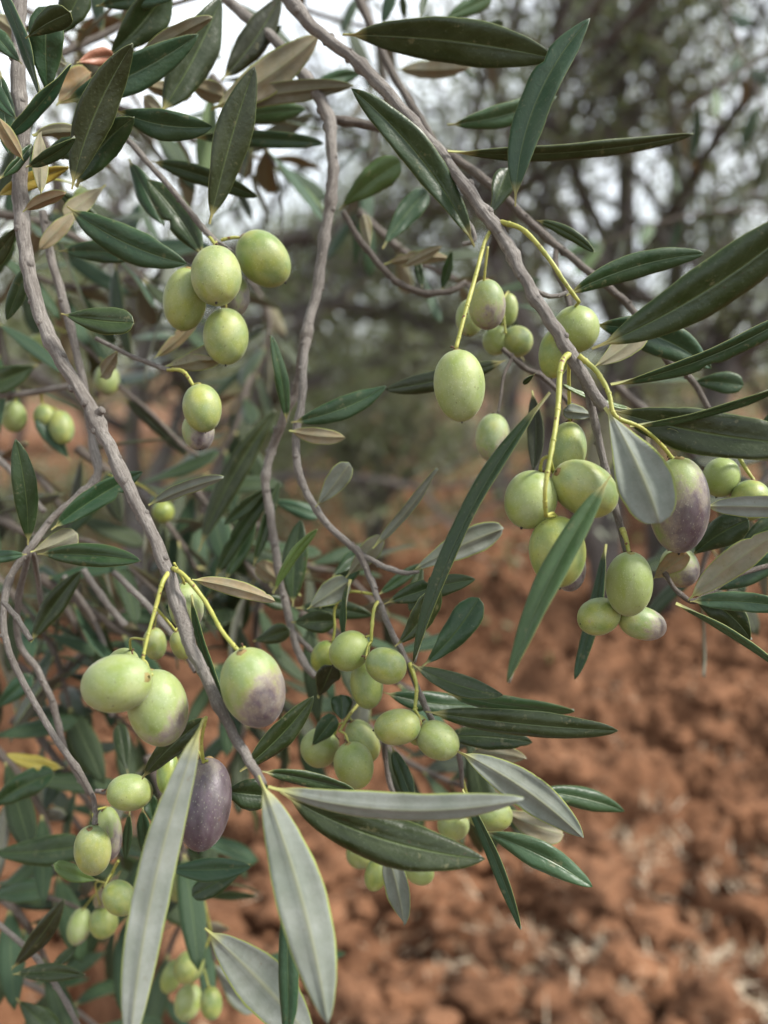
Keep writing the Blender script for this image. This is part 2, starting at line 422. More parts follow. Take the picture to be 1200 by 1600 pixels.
def olive(parent, cx, cy, wpx, hpx, ang, d, ripe=0.1, bloom=.8, tilt=None):
    """wpx across, hpx along the axis; ang = direction of the tip, degrees from straight down, + to the right"""
    tilt = rnd.uniform(-22, 22) if tilt is None else tilt
    a = R(ang); rx = CM.to_3x3()
    ax = rx @ Vector((math.sin(a) * math.cos(R(tilt)), -math.cos(a) * math.cos(R(tilt)), math.sin(R(tilt)))).normalized()
    c = at(cx, cy, d); H = hpx * d / FPX / math.cos(R(tilt)) ** .6; Wd = wpx * d / FPX
    base = c - ax * H / 2
    o = link('olive', rnd.choice(OLV), parent, base)
    q = ax.to_track_quat('Z', 'Y') @ Quaternion((0, 0, 1), rnd.uniform(0, 6.28))
    if ripe > .3:   # turn the ripening cheek to where the photo shows it, lower right
        q = ax.to_track_quat('Z', 'Y'); rt = rx @ Vector((1, -.2, .5)); loc = q.inverted() @ rt
        q = q @ Quaternion((0, 0, 1), math.atan2(loc.y, loc.x))
    o.rotation_mode = 'QUATERNION'; o.rotation_quaternion = q; o.scale = (Wd, Wd, H)
    o['ripe'] = float(ripe); o['bloom'] = float(bloom)
    if ripe >= .7: o['label'] = 'dark purple ripening olive'
    elif ripe >= .4: o['label'] = 'olive turning purple on one side'
    return o, base
def cluster(parent, line, olives, thin=False, mat=None):
    line = [(x + (rnd.uniform(-2, 2) if 0 < i < len(line) - 1 else 0), y, d, r * (.74 - .16 * i / (len(line) - 1))) for i, (x, y, d, r) in enumerate(line)]
    """line: [(px,py,d,r)], olives: [(cx,cy,w,h,ang,d,ripe[,attach index])]"""
    m = MB(); P = [(at(x, y, d), r * d / FPX) for x, y, d, r in line]
    sp_ = smooth_path(P, 5); m.tube(sp_, 9, 0, .12, .2)
    for i, (p, r) in enumerate(sp_):
        if i % 4 == 2: m.ball(p, r * 1.22, 0, 8, 6)
    info = []
    for ol in olives:
        cx, cy, w_, h_, ang, d, ripe = ol[:7]; a = R(ang)
        base = at(cx - math.sin(a) * h_ / 2, cy - math.cos(a) * h_ / 2, d)
        j = min(range(len(sp_)), key=lambda i: (sp_[i][0] - base).length)
        s0, r0 = sp_[j]; L = (s0 - base).length; r0 = min(r0, 4 * d / FPX) * .8
        if L > .0005:
            mid = (s0 + base) / 2 + Vector((rnd.uniform(-.1, .1), rnd.uniform(-.1, .1), .12)) * L
            m.tube(smooth_path([(s0, r0), (mid, r0 * .85), (base - (s0 - base).normalized() * .0006, r0 * 1.0)], 4), 8, 0, .1, .15)
        for _ in range(rnd.randint(1, 3)):       # shrivelled remains of the flower stalks round the calyx
            dv = Vector((rnd.gauss(0, 1), rnd.gauss(0, 1), rnd.gauss(.3, .6))).normalized(); Ls = rnd.uniform(.001, .0028)
            m.tube([(base, .00035), (base + dv * Ls * .6, .0003), (base + dv * Ls + Vector((0, 0, -.0004)), .0004)], 5, 1, 0, .1)
    for i, (p, r) in enumerate(sp_):
        if rnd.random() < .16:
            dv = Vector((rnd.gauss(0, 1), rnd.gauss(0, 1), rnd.gauss(0, 1))).normalized(); m.ball(p + dv * r, r * .35, 1, 6, 4)
    st = m.build('fruit_stalk', [mat or (M_BARKB if thin else M_STALK), M_CALD], parent)
    for ol in olives:
        olive(st, *ol[:7], bloom=ol[7] if len(ol) > 7 else rnd.uniform(.6, 1))
    return st

# ------------------------------------------------------------------ ground
def gheight(x, y):
    d = math.hypot(x, y); f = 1 / (1 + (d / 25) ** 2)
    p = Vector((x, y, 0))
    a = noise.noise(p * 1.1) * .07 + noise.noise(p * 3.1 + Vector((7, 3, 1))) * .05
    fu = math.sin((x * .55 + y * 1.0) * 6.2 + 2.2 * noise.noise(p * .6)) * .050
    if d < 20:
        q = p * 3.4 + Vector((noise.noise(p * 4), noise.noise(p * 4 + Vector((9, 0, 0))), 0)) * .9
        tb = 0; am = 1; 
        for o_ in range(4):
            tb += am * (.5 - abs(noise.noise(q))); q = q * 2.13 + Vector((3.1, 1.7, 0)); am *= .56
        a += (tb - .5) * .31 * (.65 + .8 * abs(noise.noise(p * 1.7 + Vector((0, 4, 0))))) + noise.noise(p * 26) * .022 + noise.noise(p * 60) * .010
    return (a + fu) * f - .03
def build_ground():
    angs = list(np.linspace(-48, 48, 430)) + list(np.linspace(52, 308, 64))
    angs = [math.radians(a) for a in angs]; na = len(angs)
    rad = [.25] + list(np.geomspace(.9, 22, 400)) + list(np.geomspace(24, 900, 40)); nr = len(rad)
    V = np.zeros((na * nr, 3), 'f')
    for i, r_ in enumerate(rad):
        for j, a in enumerate(angs):
            x, y = math.sin(a) * r_, math.cos(a) * r_
            V[i * na + j] = (x, y, gheight(x, y) if (r_ > .5 and r_ < 120) else -.03)
    i, j = np.meshgrid(np.arange(nr - 1), np.arange(na), indexing='ij'); j2 = (j + 1) % na
    Q = np.stack([i * na + j, i * na + j2, (i + 1) * na + j2, (i + 1) * na + j], -1).reshape(-1, 4)
    Q = Q[:, ::-1]
    me = bpy.data.meshes.new('ground'); me.vertices.add(len(V)); me.vertices.foreach_set('co', V.ravel())
    me.loops.add(Q.size); me.loops.foreach_set('vertex_index', Q.ravel().astype('i'))
    me.polygons.add(len(Q)); me.polygons.foreach_set('loop_start', np.arange(0, Q.size, 4, dtype='i'))
    me.polygons.foreach_set('use_smooth', [True] * len(Q))
    me.update(calc_edges=True); me.validate()
    s = sum((p.normal.z for p in list(me.polygons)[5000:5200]))
    if s < 0: me.flip_normals()
    return me
def soil_mat(name, lift=1.0):
    N = NT(name); oc = N.n('NewGeometry').outputs['Position']
    a = N.noise(oc, 1.3, 4, .6); b = N.noise(oc, 9, 5, .65); f = N.noise(oc, 70, 4, .7)
    c = N.mix(N.ramp(b, [(.32, 0), (.68, 1)]), (.052 * lift, .025 * lift, .014 * lift), (.235 * lift, .118 * lift, .064 * lift))
    c = N.mix(N.ramp(a, [(.4, 0), (.7, .6)]), c, (.145 * lift, .066 * lift, .033 * lift))
    c = N.mix(N.ramp(f, [(.58, 0), (.75, .55)]), c, (.42, .25, .15))
    c = N.mix(N.ramp(N.noise(oc, 24, 3, .6), [(.66, 0), (.74, .55)]), c, (.48, .36, .25))
    N.set(Base_Color=c, Roughness=.95, Specular_IOR_Level=.1)
    N.bump(N.math('ADD', N.math('MULTIPLY', f, .5), b), .7, .02)
    return N.m
M_SOIL = soil_mat('red_soil')
g = link('ground', build_ground()); g.data.materials.append(M_SOIL)
tag(g, 'tilled red brown soil with clods and furrows', None, None, 'structure')

def merge_instances(name, protos, places, mats):
    """protos: list of (verts Nx3, faces MxK); places: (index, Matrix)"""
    VV, FF, off = [], [], 0
    for k, M in places:
        v, f = protos[k]; A = np.array(M)
        VV.append(v @ A[:3, :3].T + A[:3, 3]); FF.append(f + off); off += len(v)
    V = np.concatenate(VV).astype('f'); F = np.concatenate(FF); kk = F.shape[1]
    me = bpy.data.meshes.new(name); me.vertices.add(len(V)); me.vertices.foreach_set('co', V.ravel())
    me.loops.add(F.size); me.loops.foreach_set('vertex_index', F.ravel().astype('i'))
    me.polygons.add(len(F)); me.polygons.foreach_set('loop_start', np.arange(0, F.size, kk, dtype='i'))
    for m in mats: me.materials.append(m)
    me.update(calc_edges=True); return me
def clod_proto(seed, sub=3):
    bm = bmesh.new(); bmesh.ops.create_icosphere(bm, subdivisions=sub, radius=1)
    for v in bm.verts:
        p = v.co.copy(); q = p + Vector((seed * 3.1, 0, 0))
        v.co = p * (1 + .55 * noise.noise(q * 1.2) + .45 * noise.noise(q * 2.9) + .38 * noise.noise(q * 6.5) + .2 * noise.noise(q * 13)); v.co.z *= .7
    V = np.array([v.co[:] for v in bm.verts]); F = np.array([[v.index for v in f.verts] for f in bm.faces]); bm.free(); return V, F
cps = [clod_proto(s) for s in range(8)]
pl = []; rc = random.Random(3)
while len(pl) < 5200:
    yy = 1.1 * (16 / 1.1) ** (rc.random() ** .85); xx = rc.uniform(-.62, .62) * yy
    if noise.noise(Vector((xx * 1.6, yy * 1.6, 5))) + rc.uniform(-.4, .4) < -.05: continue
    s_ = min(.058, .006 + .011 / max(.04, rc.random() ** 1.05)) * rc.uniform(.6, 1.15)
    M = Matrix.Translation((xx, yy, gheight(xx, yy) + s_ * .22)) @ Matrix.Rotation(rc.uniform(0, 6.28), 4, 'Z') @ Matrix.Rotation(rc.uniform(-.5, .5), 4, 'X') @ Matrix.Diagonal((s_ * rc.uniform(.8, 1.4), s_, s_ * rc.uniform(.7, 1.1), 1))
    pl.append((rc.randrange(8), M))
cl = link('soil_clods', merge_instances('soil_clods', cps, pl, [soil_mat('red_clod', 1.12)]))
tag(cl, 'crumbled red earth clods strewn over the tilled ground', 'soil clods', None, 'stuff')

# dry straw and stubble on the soil
N = NT('dry_straw'); N.set(Base_Color=N.mix(N.n('NewGeometry').outputs['Random Per Island'], (.34, .25, .15), (.66, .56, .42)), Roughness=.8); M_STRAW = N.m
bl = []
for k in range(4):
    pts = []; b_ = .25 + .2 * k
    for i in range(5):
        t = i / 4; wd = .018 * (1 - t * .8); pts += [(-wd, t * .2 * b_, t * 1 - b_ * t * t * .6), (wd, t * .2 * b_, t * 1 - b_ * t * t * .6)]
    f = [(2 * i, 2 * i + 1, 2 * i + 3, 2 * i + 2) for i in range(4)]
    bl.append((np.array(pts), np.array(f)))
pl = []; rc = random.Random(11)
spots = [(880, 1530, .20, 260), (1135, 1550, .16, 260), (1000, 1335, .16, 170), (690, 1470, .15, 150), (850, 1290, .10, 60), (1130, 1160, .12, 40), (600, 1420, .12, 70),
         (960, 1580, .15, 120), (760, 1580, .2, 120), (1180, 1380, .12, 70), (420, 1500, .14, 80), (930, 1130, .1, 50), (820, 860, .3, 120), (1010, 900, .3, 120), (700, 900, .3, 60)]
for px, py, sp_, n_ in spots:
    c0 = ground_at(px, py); kx = c0.length / 2.2
    for _ in range(int(n_ * 1.0)):
        xx, yy = c0.x + rc.gauss(0, sp_ * .5) * kx, c0.y + rc.gauss(0, sp_ * .7) * kx; L = rc.uniform(.03, .11)
        M = Matrix.Translation((xx, yy, gheight(xx, yy) + .02)) @ Matrix.Rotation(rc.uniform(0, 6.28), 4, 'Z') @ Matrix.Rotation(-rc.uniform(.7, 1.55), 4, 'X') @ Matrix.Diagonal((L * 1.3, L, L, 1))
        pl.append((rc.randrange(4), M))
for _ in range(500):
    yy = 1.2 * 9 ** rc.random(); xx = rc.uniform(-.6, .6) * yy; L = rc.uniform(.02, .09)
    pl.append((rc.randrange(4), Matrix.Translation((xx, yy, gheight(xx, yy) + .02)) @ Matrix.Rotation(rc.uniform(0, 6.28), 4, 'Z') @ Matrix.Rotation(-rc.uniform(.8, 1.6), 4, 'X') @ Matrix.Diagonal((L, L, L, 1))))
st = link('dry_straw', merge_instances('dry_straw', bl, pl, [M_STRAW]))
tag(st, 'bleached dry straw and stubble lying on the red soil', 'straw', None, 'stuff')

# ------------------------------------------------------------------ background trees
def crown_mat(name, dark, mid, silver):
    N = NT(name); ri = N.n('NewGeometry').outputs['Random Per Island']
    c = N.ramp(ri, [(0, dark), (.4, mid), (.62, mid), (.8, silver), (1, (.20, .17, .10))])
    N.set(Base_Color=c, Roughness=.5, Specular_IOR_Level=.4); N.translucent(.28, N.mix(.4, c, (.25, .33, .06))); return N.m
M_CR = crown_mat('olive_crown_leaves', (.060, .078, .034), (.12, .145, .062), (.31, .34, .25))
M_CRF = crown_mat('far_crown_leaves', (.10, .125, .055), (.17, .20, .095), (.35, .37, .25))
M_TRUNK = bark_mat('trunk_bark', (.10, .088, .078), (.19, .17, .155), (.07, .058, .05), .05)
LF = (np.array([(0, 0, 0), (.17, .35, .04), (0, 1, -.05), (-.17, .35, .04)], float), np.array([(0, 1, 2, 3)]))
def tree(label, x, y, h, spread, trunks, leaves, seed, leaf_len=.055, crown_base=.25, mat=None, name='olive_tree', lean=0, droop=.0, group='olive trees standing in the grove behind', cat='tree', extra=(), levels=3):
    rr = random.Random(seed); base = Vector((x, y, gheight(x, y) - .03))
    t = empty(name, base, label, cat, group); m = MB(); tips = []
    def limb(p, dirv, L, r_, lev):
        path = []; d = dirv.normalized(); q = p.copy(); n = 7
        for i in range(n):
            path.append((q.copy(), r_ * (1 - .45 * i / (n - 1)))); q = q + d * L / (n - 1)
            d = (d + Vector((rr.gauss(0, .16), rr.gauss(0, .16), rr.gauss(.02 - droop * lev, .10)))).normalized()
            if lev >= 1: tips.append(q.copy())
        m.tube(path, 8 if lev < 2 else 5, 0, .08, .25)
        if lev < levels:
            for k in range(4 if lev == 0 else 4):
                b, _ = path[rr.randint(2 if lev else 3, n - 1)]
                nd = (d * .6 + Vector((rr.gauss(0, .8), rr.gauss(0, .8), rr.uniform(-.15, .8)))).normalized()
                limb(b, nd, L * rr.uniform(.5, .72), r_ * .5, lev + 1)
    for bx_, by_, bz_, dx_, dz_, br_ in extra:
        limb(base + Vector((bx_, by_, bz_)), Vector((dx_, 0, dz_)), h * .5, br_, 0)
    for k in range(trunks):
        a = rr.uniform(0, 6.28); o_ = Vector((math.cos(a), math.sin(a), 0)) * (.10 * h / 3 * (trunks > 1))
        limb(base + o_, Vector((o_.x * 1.2 + rr.gauss(0, .12) + lean, o_.y + rr.gauss(0, .12), 1)), h * .48, .045 * h / 3 * rr.uniform(.8, 1.3), 0)
    tr = m.build('trunk', [M_TRUNK], t, base)
    pl = []
    tips = [p for p in tips if p.z > base.z + h * crown_base * .7]; rr.shuffle(tips)
    for _ in range(leaves):
        p = tips[int(rr.random() ** 2.3 * len(tips))]
        q = p + Vector((rr.gauss(0, 1), rr.gauss(0, 1), rr.gauss(0, .8))) * spread * (.075 if levels == 3 else .12)
        if name == 'olive_shrub' and rr.random() < .7:     # suckers and low growth right down to the soil
            q = base + Vector((rr.gauss(0, .26) * spread, rr.gauss(0, .26) * spread, h * rr.random() * .85))
            if noise.noise(q * 3.5 + Vector((seed, 0, 0))) < -.05: continue
        if q.z < base.z + h * .04: continue
        L = leaf_len * rr.uniform(.7, 1.25)
        M = Matrix.Translation(q) @ Matrix.Rotation(rr.uniform(0, 6.28), 4, 'Z') @ Matrix.Rotation(rr.gauss(-.5, .7), 4, 'X') @ Matrix.Rotation(rr.uniform(0, 6.28), 4, 'Y') @ Matrix.Diagonal((L, L, L, 1))
        M.translation -= base; pl.append((0, M))
    o = link('crown', merge_instances('crown', [LF], pl, [mat or M_CR]), t, base)
    return t
def px_ground(px, dist): return ((px - 600) / FPX * dist, dist)
tree('tall many stemmed olive tree at the upper right with dark trunks against the sky', *px_ground(1000, 5.0), 5.0, 2.5, 3, 26000, 21, .055,
     extra=((-.15, 0, 0, -.03, 1, .085), (.16, .1, 0, .03, 1, .075), (-.12, 0, 1.9, -.05, 1, .06), (.18, .1, 1.9, .06, 1, .055)))
tree('open crowned olive tree behind the right branch showing white sky gaps', *px_ground(800, 9.0), 5.2, 2.6, 2, 4500, 22, .065, mat=M_CRF)
tree('grey green olive tree behind the slender middle branch', *px_ground(545, 8.0), 3.9, 2.6, 3, 21000, 23, .06, mat=M_CRF)
tree('dark limbed olive tree behind the upper left leaves', *px_ground(230, 4.6), 3.9, 2.2, 3, 9000, 24, .055, extra=((.1, 0, 2.2, 1, -.02, .06), (.1, 0, 1.7, 1, .25, .05)))
tree('olive tree at the left edge above the red soil', *px_ground(20, 8.0), 4.2, 2.2, 2, 14000, 25, .065, mat=M_CRF)
tree('olive tree cut by the right edge above the long dark leaf', *px_ground(1240, 8.0), 3.8, 2.4, 3, 18000, 26, .065, mat=M_CRF)
FR = [(-60, 17, 'far olive tree beyond the left edge tree'), (150, 15, 'far olive tree behind the thick left branch'), (330, 20, 'far olive tree seen through the left leaves'),
      (470, 16, 'far olive tree directly behind the middle branch'), (640, 19, 'far olive tree above the red soil gap'), (790, 15, 'far olive tree behind the hanging pale olives'),
      (930, 20, 'far olive tree behind the right fruit stalks'), (1070, 16, 'far olive tree below the tall right tree'), (1210, 19, 'far olive tree at the right edge of the grove')]
for i, (px, dist, lb) in enumerate(FR):
    tree(lb, *px_ground(px, dist), 3.3 + (i % 3) * .45, 2.8, 4, 9000, 40 + i, .10, .0, M_CRF, droop=.03, levels=2)
tree('low grey green olive shrub on the soil below the middle branch', *px_ground(585, 6.2), 1.9, 1.5, 6, 13000, 71, .05, .05, M_CRF, 'olive_shrub', droop=.02, group='low shrubs on the tilled soil', cat='shrub')
tree('low shrub behind the crossing left twigs', *px_ground(330, 5.4), 1.3, 1.5, 5, 7000, 72, .05, .05, M_CRF, 'olive_shrub', droop=.02, group='low shrubs on the tilled soil', cat='shrub')
tree('low shrub at the foot of the left edge tree', *px_ground(60, 5.0), 1.2, 1.5, 5, 7000, 73, .05, .05, M_CRF, 'olive_shrub', droop=.02, group='low shrubs on the tilled soil', cat='shrub')
tree('small weedy shrub beyond the right olive cluster', *px_ground(860, 10.5), 1.2, 1.6, 5, 7000, 74, .06, .05, M_CRF, 'olive_shrub', droop=.02, group='low shrubs on the tilled soil', cat='shrub')
tree('wide shrub under the right edge trees', *px_ground(1080, 10), 1.3, 1.8, 6, 8000, 75, .06, .05, M_CRF, 'olive_shrub', droop=.02, group='low shrubs on the tilled soil', cat='shrub')
tree('low shrub in the soil gap right of the middle shrub', *px_ground(700, 12), 1.1, 1.6, 5, 6000, 76, .06, .05, M_CRF, 'olive_shrub', droop=.02, group='low shrubs on the tilled soil', cat='shrub')
tree('low shrub seen between the left branch and the middle branch', *px_ground(440, 9), 1.5, 1.7, 6, 8000, 77, .06, .05, M_CRF, 'olive_shrub', droop=.02, group='low shrubs on the tilled soil', cat='shrub')

# ------------------------------------------------------------------ mostly unseen crown of the branches' tree, added overhead left to block sky light
def added_shade_tree():
    rr = random.Random(77); base = Vector((-1.75, .9, gheight(-1.75, .9) - .03)); inv = CM.inverted()
    t = empty('olive_tree', base, 'olive crown added overhead to shade the sharp branches that hang from it, edge at the upper left corner', 'tree', 'olive trees standing in the grove behind')
    del t['group']
    m = MB(); crotch = Vector((-1.45, .75, 1.5))
    m.tube(smooth_path([(base, .15), (Vector((-1.7, .85, .6)), .12), (Vector((-1.5, .8, 1.1)), .10), (crotch, .09)], 5), 12, 0, .1, .3)
    cen = Vector((-1.1, .15, 2.75))
    for k in range(9):
        e = cen + Vector((rr.uniform(-1.2, 1.1), rr.uniform(-1.2, 1.1), rr.uniform(-.1, .7)))
        md = (crotch + e) / 2 + Vector((0, 0, .25)); m.tube(smooth_path([(crotch, .05), (md, .03), (e, .01)], 6), 7, 0, .1, .3)
    m.build('trunk', [M_TRUNK], t, base)
    pl = []
    while len(pl) < 17000:
        u = Vector((rr.gauss(0, .55), rr.gauss(0, .55), rr.gauss(0, .5)))
        if u.length > 1.1: continue
        q = cen + Vector((u.x * 1.6, u.y * 1.7, u.z * .9))
        if noise.noise(q * 2.6) < -.12: continue
        c = inv @ q
        if c.z < 0:
            px, py, dd = 600 + c.x / -c.z * FPX, 800 - c.y / -c.z * FPX, -c.z
            if -120 < px < 1320 and -120 < py and not (px < 330 and py < 260 and dd > .75): continue
        if (q - CAMP).length < .6 or q.x > .35 + (q.z - 2.4) * .3: continue
        L = .058 * rr.uniform(.7, 1.2)
        M = Matrix.Translation(q - base) @ Matrix.Rotation(rr.uniform(0, 6.28), 4, 'Z') @ Matrix.Rotation(rr.gauss(-.5, .7), 4, 'X') @ Matrix.Rotation(rr.uniform(0, 6.28), 4, 'Y') @ Matrix.Diagonal((L, L, L, 1))
        pl.append((0, M))
    link('crown', merge_instances('crown', [LF], pl, [M_CR]), t, base)
added_shade_tree()

# ------------------------------------------------------------------ out of focus twigs of the same tree, behind the sharp ones
PROT = []
for k in range(7):
    Lb = 1.0; bow_ = (-.12, .0, .1, .18, -.05, .06, .14)[k]
    C = (lambda b: (lambda t: Vector((0, t, b * 4 * t * (1 - t) * .5))))(bow_)
    me = leaf_mesh(C, (.20, .24, .26, .22, .28, .19, .23)[k], 0, ('lance', 'spat', 'lance', 'long', 'spat', 'lance', 'lance')[k], .2, .2, .03, 20, 10, 4, .006)
    check_flip(me, Vector((0, 0, 1))); PROT.append(me)
GB = 'blurred olive twigs behind the sharp branches'
def twig(label, pts, n_pairs, lmin, lmax, r0=2.6, tone=None, seed=0, hang=.25, mat=None, group=GB, und=None, name='olive_twig', start=.08):
    """pts: (px,py,depth); leaves in opposite pairs"""
    rr = random.Random(seed); P = [(at(x, y, d), (r0 * (1 - .6 * i / (len(pts) - 1))) * .001) for i, (x, y, d) in enumerate(pts)]
    sp_ = smooth_path(P, 8); t = empty(name, sp_[0][0], label, 'twig', group)
    WL[t.name] = Vector(sp_[0][0]); m = MB(); m.tube(sp_, 7, 0, .15, .2); m.build('stem', [mat or M_BARKB], t)
    n = len(sp_)
    for k in range(n_pairs + 1):
        f = start + (1 - start) * k / n_pairs; i = min(n - 2, int(f * (n - 1))); p = sp_[i][0]; T = (sp_[i + 1][0] - sp_[i][0]).normalized()
        side = T.orthogonal().normalized(); side = Quaternion(T, rr.uniform(0, 1) + (1.57 if k % 2 else 0)) @ side
        for s_ in ((1, -1) if k < n_pairs else (.3, -.4)):
            if rr.random() < .12: continue
            dv = (side * s_ + T * rr.uniform(.4, 1.1) + Vector((0, 0, -hang * rr.uniform(0, 1.6)))).normalized()
            L = rr.uniform(lmin, lmax); me = rr.choice(PROT)
            up = Vector((rr.gauss(0, .45), rr.gauss(-.25, .45), 1)); zz = (up - dv * up.dot(dv)).normalized(); xx = dv.cross(zz)
            M = Matrix((xx, dv, zz)).transposed()
            o = link('leaf', me, t, p); o.rotation_mode = 'QUATERNION'; o.rotation_quaternion = M.to_quaternion(); o.scale = (L, L, L)
            o['tone'] = float(min(1, max(0, (tone if tone is not None else .5) + rr.uniform(-.3, .3)))); o['under'] = float(und if und is not None else rr.uniform(0, .8))
    return t

twig('blurred leafy twig filling the upper left corner', [(-40, 60, .44), (60, 90, .44), (150, 60, .45), (230, 20, .46), (330, -10, .47)], 8, .045, .065, seed=1)
twig('blurred twig sloping behind the green olive bunch at upper left', [(-30, 330, .46), (70, 350, .46), (150, 390, .47), (230, 440, .48), (300, 520, .5)], 7, .045, .065, seed=2)
twig('blurred vertical twig along the left edge beside the thick branch', [(-20, 380, .42), (-10, 480, .42), (0, 560, .42), (20, 640, .43)], 5, .04, .055, seed=3)
twig('blurred twig under the top left leaves', [(120, 150, .48), (220, 180, .48), (330, 230, .5), (420, 250, .52)], 6, .045, .06, seed=4)
twig('blurred twig with teal leaves left of the middle branch', [(330, 120, .46), (390, 190, .46), (430, 260, .48)], 4, .045, .06, seed=5, tone=.7)
twig('soft twig above the lower left olives', [(60, 900, .42), (150, 960, .43), (230, 1010, .44), (330, 1040, .46)], 6, .045, .06, seed=6)
twig('blurred twig of dark leaves between left and middle branches', [(300, 760, .48), (360, 830, .47), (400, 900, .46), (470, 960, .46)], 6, .045, .06, seed=7)
twig('blurred low twig at the left edge beside the small olives', [(-30, 1150, .42), (20, 1200, .42), (70, 1280, .43), (90, 1370, .44)], 5, .045, .06, seed=8, tone=.6)
twig('blurred twig at the bottom left corner', [(-30, 1380, .44), (30, 1430, .44), (70, 1500, .45), (110, 1610, .46)], 5, .045, .058, seed=9, tone=.55)
twig('blurred twig behind the silver hanging leaves', [(230, 1180, .42), (270, 1280, .42), (300, 1380, .43), (330, 1480, .44)], 6, .04, .058, seed=10)
twig('twig of dark leaves behind the central olive bunch', [(470, 960, .42), (540, 1000, .41), (610, 1060, .41), (700, 1110, .41), (760, 1180, .42)], 6, .045, .06, seed=11, tone=.4)
twig('blurred twig behind the right olives running off the edge', [(960, 600, .44), (1050, 680, .44), (1130, 760, .44), (1230, 850, .45)], 6, .045, .06, seed=12, tone=.4)
twig('blurred twig with sparse leaves crossing the upper sky', [(380, -30, .7), (520, 30, .7), (680, 60, .72), (820, 90, .75)], 6, .045, .06, seed=13)
twig('faint twig hanging in the sky gap beside the middle branch', [(560, -20, .65), (600, 100, .65), (590, 220, .66), (560, 330, .68)], 6, .045, .06, seed=14)
twig('soft twig behind the pair of hanging pale olives', [(560, 330, .5), (640, 400, .5), (720, 440, .5), (800, 480, .5)], 5, .03, .045, seed=15, und=.7)
twig('far blurred twig against the trunks at upper right', [(1230, 60, .9), (1130, 130, .9), (1060, 190, .92), (1010, 290, .95)], 6, .05, .07, seed=16, tone=.7)
twig('far blurred twig with green tips under the tall right tree', [(1240, 330, 1.1), (1120, 330, 1.1), (1020, 350, 1.1), (940, 380, 1.1)], 6, .05, .07, seed=17, tone=.7)
twig('blurred twig descending from the top right corner', [(1120, -40, 1.0), (1150, 60, 1.0), (1190, 160, 1.0), (1230, 260, 1.0)], 6, .05, .07, seed=18)
twig('bare looking twig behind the lower left cluster', [(-20, 760, .5), (60, 880, .5), (130, 1000, .5), (180, 1120, .52), (200, 1260, .54)], 5, .03, .05, seed=19, r0=2.4)
twig('leafy twig hanging between the middle branch and the left olives', [(395, 560, .62), (370, 660, .6), (330, 740, .6), (300, 850, .6)], 6, .045, .06, seed=20)

twig('dim brownish twig deep in the upper left corner', [(-20, -20, .56), (80, 40, .56), (170, 110, .57), (260, 120, .58)], 7, .045, .065, seed=31, und=.9, tone=.2)
twig('dim twig of teal leaves left of the five olives', [(20, 420, .55), (120, 450, .55), (210, 430, .55), (290, 380, .56)], 7, .045, .065, seed=32, tone=.6)
twig('dim hanging twig beside the thick left branch', [(60, 200, .52), (90, 280, .52), (80, 380, .52), (110, 500, .54)], 6, .045, .065, seed=33, und=.8)
twig('dim twig above the single green olive', [(150, 620, .60), (190, 540, .60), (260, 480, .60), (330, 460, .6)], 6, .045, .065, seed=34, tone=.4)
twig('loose twig low at the left edge over the soil', [(-20, 1010, .50), (60, 1060, .50), (140, 1090, .50), (220, 1150, .5)], 6, .04, .06, seed=35, tone=.3, und=.8)
twig('faint twig right of the lower silver leaves', [(330, 1290, .55), (300, 1400, .55), (260, 1500, .55), (240, 1620, .55)], 5, .04, .055, seed=36, tone=.6)
twig('small dim twig behind the central fruit bunch', [(400, 820, .52), (470, 880, .5), (540, 900, .5), (600, 960, .5)], 6, .04, .055, seed=37, tone=.35)

twig('blurred olive green twig low behind the thick left branch', [(120, 700, .46), (200, 760, .46), (270, 830, .46), (330, 930, .47)], 7, .045, .065, seed=41, tone=.2, und=.5)
twig('dim bunch of leaves at mid left under the small green olives', [(-30, 700, .48), (40, 730, .48), (100, 800, .48), (130, 900, .48)], 6, .045, .06, seed=42, tone=.15, und=.8)
twig('blurred leafy spray below the middle of the picture', [(420, 900, .50), (400, 980, .50), (420, 1070, .50), (470, 1140, .50)], 7, .04, .058, seed=43, tone=.25, und=.5)
twig('dim spray at the far lower left above the corner', [(30, 1180, .55), (100, 1260, .55), (160, 1350, .55), (180, 1450, .55)], 7, .045, .06, seed=44, tone=.3, und=.7)
twig('thin blurred spray beside the purple olive', [(340, 1040, .5), (380, 1120, .5), (360, 1200, .5), (300, 1290, .5)], 6, .04, .055, seed=45, tone=.25, und=.4)
twig('blurred spray between the upper olives and the middle branch', [(380, 420, .62), (420, 500, .62), (400, 580, .62), (360, 640, .62)], 6, .045, .06, seed=46, tone=.2, und=.7)
twig('dim spray behind the leaves under the central olives', [(560, 1120, .46), (620, 1180, .46), (700, 1220, .46), (780, 1240, .46)], 6, .04, .055, seed=47, tone=.15, und=.7)
twig('dim spray behind the fan of leaves at the right edge', [(1240, 700, .42), (1170, 780, .42), (1110, 850, .42), (1090, 930, .42)], 6, .04, .055, seed=48, tone=.2, und=.5)

